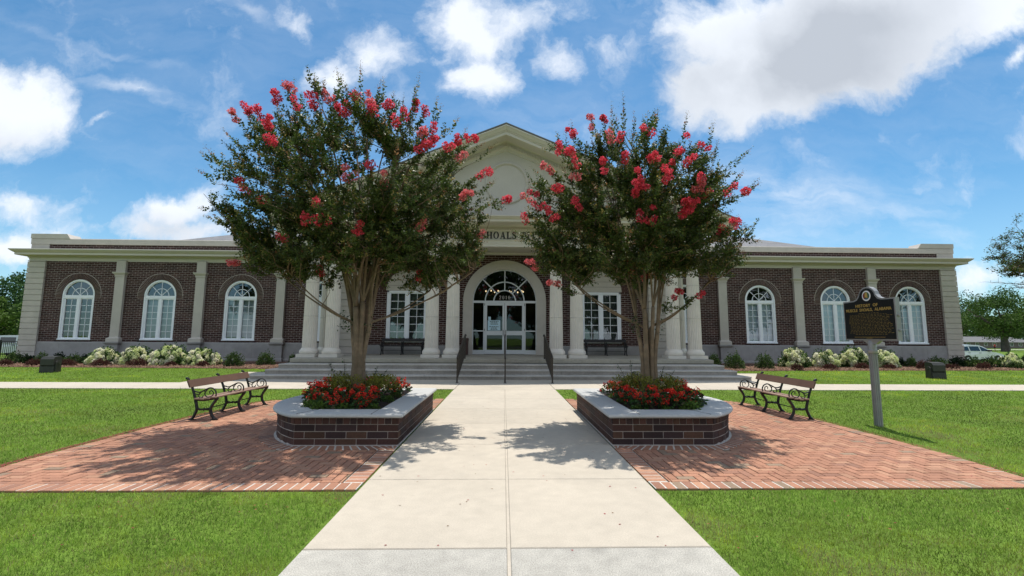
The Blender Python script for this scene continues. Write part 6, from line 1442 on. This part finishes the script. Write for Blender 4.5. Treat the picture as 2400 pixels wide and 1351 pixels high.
def car(x, y, rz, label, body_c, z0, group=None):
    """small estate-like car, local +x is the front"""
    t = empty('parked_car', (x, y, z0), rz, label, 'car', group)
    mb = mat('car_paint_%d' % int(abs(x)), body_c, .3, noise=(2, .02), spec=.5, coat=.6)
    L_, hw = 2.25, .86
    side = [(-L_, .42), (-L_-.02, .62), (-L_+.04, .95), (-L_+.12, 1.02), (.35, 1.0), (.62, .98), (1.25, .93), (1.85, .80), (2.15, .68), (2.25, .52), (2.22, .34), (1.9, .26)]
    def arch(cx, r=.37): return [(cx+r*math.cos(a), .32+r*math.sin(a)) for a in np.linspace(0, PI, 9)]
    low = arch(1.42)+arch(-1.38)+[(-L_+.1, .28)]
    poly = side+low
    b = MB(); n = len(poly)
    secs = [(-hw, .0), (-hw+.06, .03), (hw-.06, .03), (hw, 0)]
    v = []; 
    for yy, o in ((-hw, .0), (hw, .0)): v += [(px, yy*(1-.10*max(0, abs(px)-1.5)), pz) for px, pz in poly]
    b.add(v, [tuple(range(n))[::-1], tuple(range(n, 2*n))]+[(i, (i+1) % n, n+(i+1) % n, n+i) for i in range(n)])
    gh = [(-L_+.10, 1.0), (-L_+.30, 1.40), (-L_+.60, 1.50), (-.9, 1.56), (-.15, 1.53), (.25, 1.42), (.98, .97)]; k = len(gh)
    v = [(px, -hw+.04+.14*max(0, pz-1)/.55, pz) for px, pz in gh]+[(px, hw-.04-.14*max(0, pz-1)/.55, pz) for px, pz in gh]
    b.add(v, [tuple(range(k))[::-1], tuple(range(k, 2*k))]+[(i, (i+1) % k, k+(i+1) % k, k+i) for i in range(k)])
    body = fixn(b.build('body', mb, t, world=False))
    mg = MATS.get('car_glass') or mat('car_glass', (.02, .03, .03), .06, spec=.8)
    for s in (-1, 1):
        g = MB()
        for q in ([(-1.95, 1.04), (-1.78, 1.36), (-1.18, 1.42), (-1.15, 1.04)], [(-1.05, 1.04), (-1.08, 1.43), (-.18, 1.42), (-.12, 1.03)], [(-.02, 1.03), (-.08, 1.42), (.18, 1.35), (.80, 1.02)]):
            yf = lambda pz: s*(hw-.034-.14*(pz-1)/.55); vv = [(px, yf(pz), pz) for px, pz in q]; vi = [(px, yf(pz)-s*.03, pz) for px, pz in q]; g.add(vv+vi, [(0, 1, 2, 3), (7, 6, 5, 4), (0, 4, 5, 1), (1, 5, 6, 2), (2, 6, 7, 3), (3, 7, 4, 0)])
        fixn(g.build('side_window', mg, t, world=False))
        m = MB(); m.bbox(.55, .75, *sorted((s*(hw-.02), s*(hw+.16))), 1.0, 1.14, .03); m.build('mirror', M_LETTER, t, world=False)
        h = MB(); h.box(-.30, -.12, *sorted((s*(hw-.01), s*(hw+.025))), .86, .89); h.box(-1.3, -1.12, *sorted((s*(hw-.01), s*(hw+.025))), .87, .90); h.build('door_handle', M_LETTER, t, world=False)
        l = MB(); l.prism([(1.88, .76), (2.16, .64), (2.20, .54), (1.95, .60)], *sorted((s*.5, s*(hw-.07))), plane='xz'); l.build('headlight', M_ALU, t, world=False)
    w = MB(); w.add([(.27, -.62, 1.40), (.27, .62, 1.40), (.96, .70, 1.0), (.96, -.70, 1.0), (.25, -.62, 1.43), (.25, .62, 1.43), (1.0, .70, 1.01), (1.0, -.70, 1.01)], [(4, 5, 6, 7), (0, 3, 2, 1), (0, 1, 5, 4), (2, 3, 7, 6)]); fixn(w.build('windscreen', mg, t, world=False))
    for wx in (-1.38, 1.42):
        for s in (-1, 1):
            y0, y1 = sorted((s*.62, s*.85)); ty = MB(); ty.tube([(wx, y0, .32), (wx, y1, .32)], .32, 20); wh = ty.build('wheel', M_LETTER, t, world=False)
            r = MB(); r.tube([(wx, s*.84, .32), (wx, s*.862, .32)], .2, 14); r.build('rim', M_ALU, wh, world=False)
    return t
car(40.9, 38.2, .06, 'white hatchback parked beyond the right corner of the building', (.72, .74, .76), -.42)
car(-34.6, 33.5, .2, 'white car parked behind the black fence at the left', (.62, .66, .70), -.05)
d = MB(); d.box(32, 62, 34.6, 41.5, -.5, -.447); tag(d.build('parking_lane', M_ASPH), kind='structure')

def fence():
    t = empty('metal_fence', (-28.5, 28, 0), 0, 'black metal picket fence running from the left corner of the building', 'fence')
    r = MB(); x0, x1 = -38, -26.5
    r.box(x0, x1, 27.98, 28.02, 1.13, 1.17); r.box(x0, x1, 27.98, 28.02, .98, 1.01); r.box(x0, x1, 27.98, 28.02, .10, .13); r.build('rail', M_IRON, t)
    p = MB(); x = x0
    while x < x1: p.box(x-.009, x+.009, 27.99, 28.01, .02, 1.13); x += .11
    p.build('pickets', M_IRON, t)
    x = x0+.1
    while x < x1: q = MB(); q.box(x-.035, x+.035, 27.965, 28.035, -.05, 1.24); q.build('post', M_IRON, t); x += 1.85
fence()
def house(x, y, w, label, wall_c, roof_c, h=2.6, name='house'):
    z0 = gz(x, y)-.05; t = empty(name, (x, y, z0), 0, label, 'house', 'low houses in the distance')
    b = MB(); b.box(-w/2, w/2, 0, 9, 0, h); b.build('wall', mat('house_wall_%d' % int(abs(x)), wall_c, .8, noise=(1, .05)), t, world=False)
    r = MB(); v = [(-w/2-.6, -.7, h), (w/2+.6, -.7, h), (w/2+.6, 9.7, h), (-w/2-.6, 9.7, h), (-w/2+3, 4.5, h+1.9), (w/2-3, 4.5, h+1.9)]; r.add(v, [(0, 1, 5, 4), (1, 2, 5), (2, 3, 4, 5), (3, 0, 4), (3, 2, 1, 0)]); r.build('roof', mat('house_roof_%d' % int(abs(x)), roof_c, .9, noise=(2, .1)), t, world=False)
    n = int(w//3)
    for i in range(n):
        cx = -w/2+w*(i+.5)/n; q = MB(); q.box(cx-.6, cx+.6, -.05, .05, .9, 2.1); f = q.build('window', M_WHITE, t, world=False); g = MB(); g.box(cx-.52, cx-.03, -.06, -.04, .98, 2.02); g.box(cx+.03, cx+.52, -.06, -.04, .98, 2.02); g.build('pane', MATS['car_glass'], f, world=False)
house(-96, 88, 20, 'pale house with white windows behind the left trees', (.42, .41, .38), (.16, .15, .14))
house(160, 150, 46, 'long low building with a grey roof beyond the park lawn', (.16, .13, .12), (.15, .15, .155), 2.2, 'long_building')
def far_path():
    b = MB(); b.add([(60, 128, gz(60, 128)+.01), (230, 128, gz(230, 128)+.01), (230, 133, gz(230, 133)+.03), (60, 133, gz(60, 133)+.03)], [(0, 1, 2, 3)]); tag(b.build('park_road', mat('pale_road', (.45, .43, .38), .9, noise=(.3, .1))), kind='structure')
far_path()
# a walker in the park, tiny in the view
def walker():
    x, y = 117.3, 104; z0 = gz(x, y)
    me = bpy.data.meshes.new('person'); H = 1.72
    J = {'pel': (0, 0, .95), 'sp': (0, 0, 1.2), 'ch': (0, 0, 1.4), 'nk': (0, 0, 1.52), 'hd': (0, -.01, 1.66), 'ls': (-.19, 0, 1.42), 'le': (-.26, .03, 1.14), 'lh': (-.27, -.1, .92), 'rs': (.19, 0, 1.42), 're': (.26, .0, 1.14), 'rh': (.27, -.12, .93),
         'lp': (-.09, 0, .92), 'lk': (-.10, -.12, .5), 'la': (-.10, -.16, .08), 'lt': (-.10, -.30, .04), 'rp': (.09, 0, .92), 'rk': (.10, .04, .5), 'ra': (.10, .16, .10), 'rt': (.10, .03, .04)}
    Rr = {'pel': .15, 'sp': .13, 'ch': .16, 'nk': .055, 'hd': .105, 'ls': .06, 'le': .045, 'lh': .035, 'rs': .06, 're': .045, 'rh': .035, 'lp': .095, 'lk': .06, 'la': .042, 'lt': .035, 'rp': .095, 'rk': .06, 'ra': .042, 'rt': .035}
    ks = list(J); E = [('pel', 'sp'), ('sp', 'ch'), ('ch', 'nk'), ('nk', 'hd'), ('ch', 'ls'), ('ls', 'le'), ('le', 'lh'), ('ch', 'rs'), ('rs', 're'), ('re', 'rh'), ('pel', 'lp'), ('lp', 'lk'), ('lk', 'la'), ('la', 'lt'), ('pel', 'rp'), ('rp', 'rk'), ('rk', 'ra'), ('ra', 'rt')]
    me.from_pydata([J[k] for k in ks], [(ks.index(a), ks.index(b)) for a, b in E], []); o = bpy.data.objects.new('person', me); COL.objects.link(o); o.location = (x, y, z0)
    sk = o.modifiers.new('s', 'SKIN'); o.data.skin_vertices[0].data[0].use_root = True
    for i, k in enumerate(ks): o.data.skin_vertices[0].data[i].radius = (Rr[k], Rr[k]*.8)
    ss = o.modifiers.new('b', 'SUBSURF'); ss.levels = 1; ss.render_levels = 1
    o.data.materials.append(mat('skin', (.35, .2, .14), .6, noise=(5, .05))); tag(o, 'tiny walker in a red top on the park lawn by the spreading tree', 'person')
    s = MB(); s.lathe([(.17, .93), (.165, 1.1), (.18, 1.3), (.20, 1.42), (.12, 1.50), (.07, 1.53)], (0, 0, 0), 14); s.build('shirt', mat('red_shirt', (.45, .05, .05), .8, noise=(5, .1)), o, world=False)
    s = MB(); s.lathe([(.12, .55), (.17, .70), (.175, .95)], (0, 0, 0), 14); s.build('shorts', M_LETTER, o, world=False)
walker()
# trees across the street behind the viewer, mirrored in the door glass
for i, (x, y, h, c) in enumerate(((-16, -34, 15, 8), (-4, -38, 17, 8), (8, -34, 15, 7.5), (20, -38, 17, 8.5), (-29, -36, 16, 8), (33, -36, 16, 8), (-43, -36, 16, 8.5), (47, -38, 17, 8.5))):
    tree('street_tree', x, y, h, c, 'broad tree across the street behind the viewer, %s of its row' % ORD[i], 40+i, G2, 2.0, 3600, 1.0, group='trees across the street')
rd = MB(); rd.box(-200, 200, -30, -20, -.1, .0); tag(rd.build('street', M_ASPH), kind='structure')
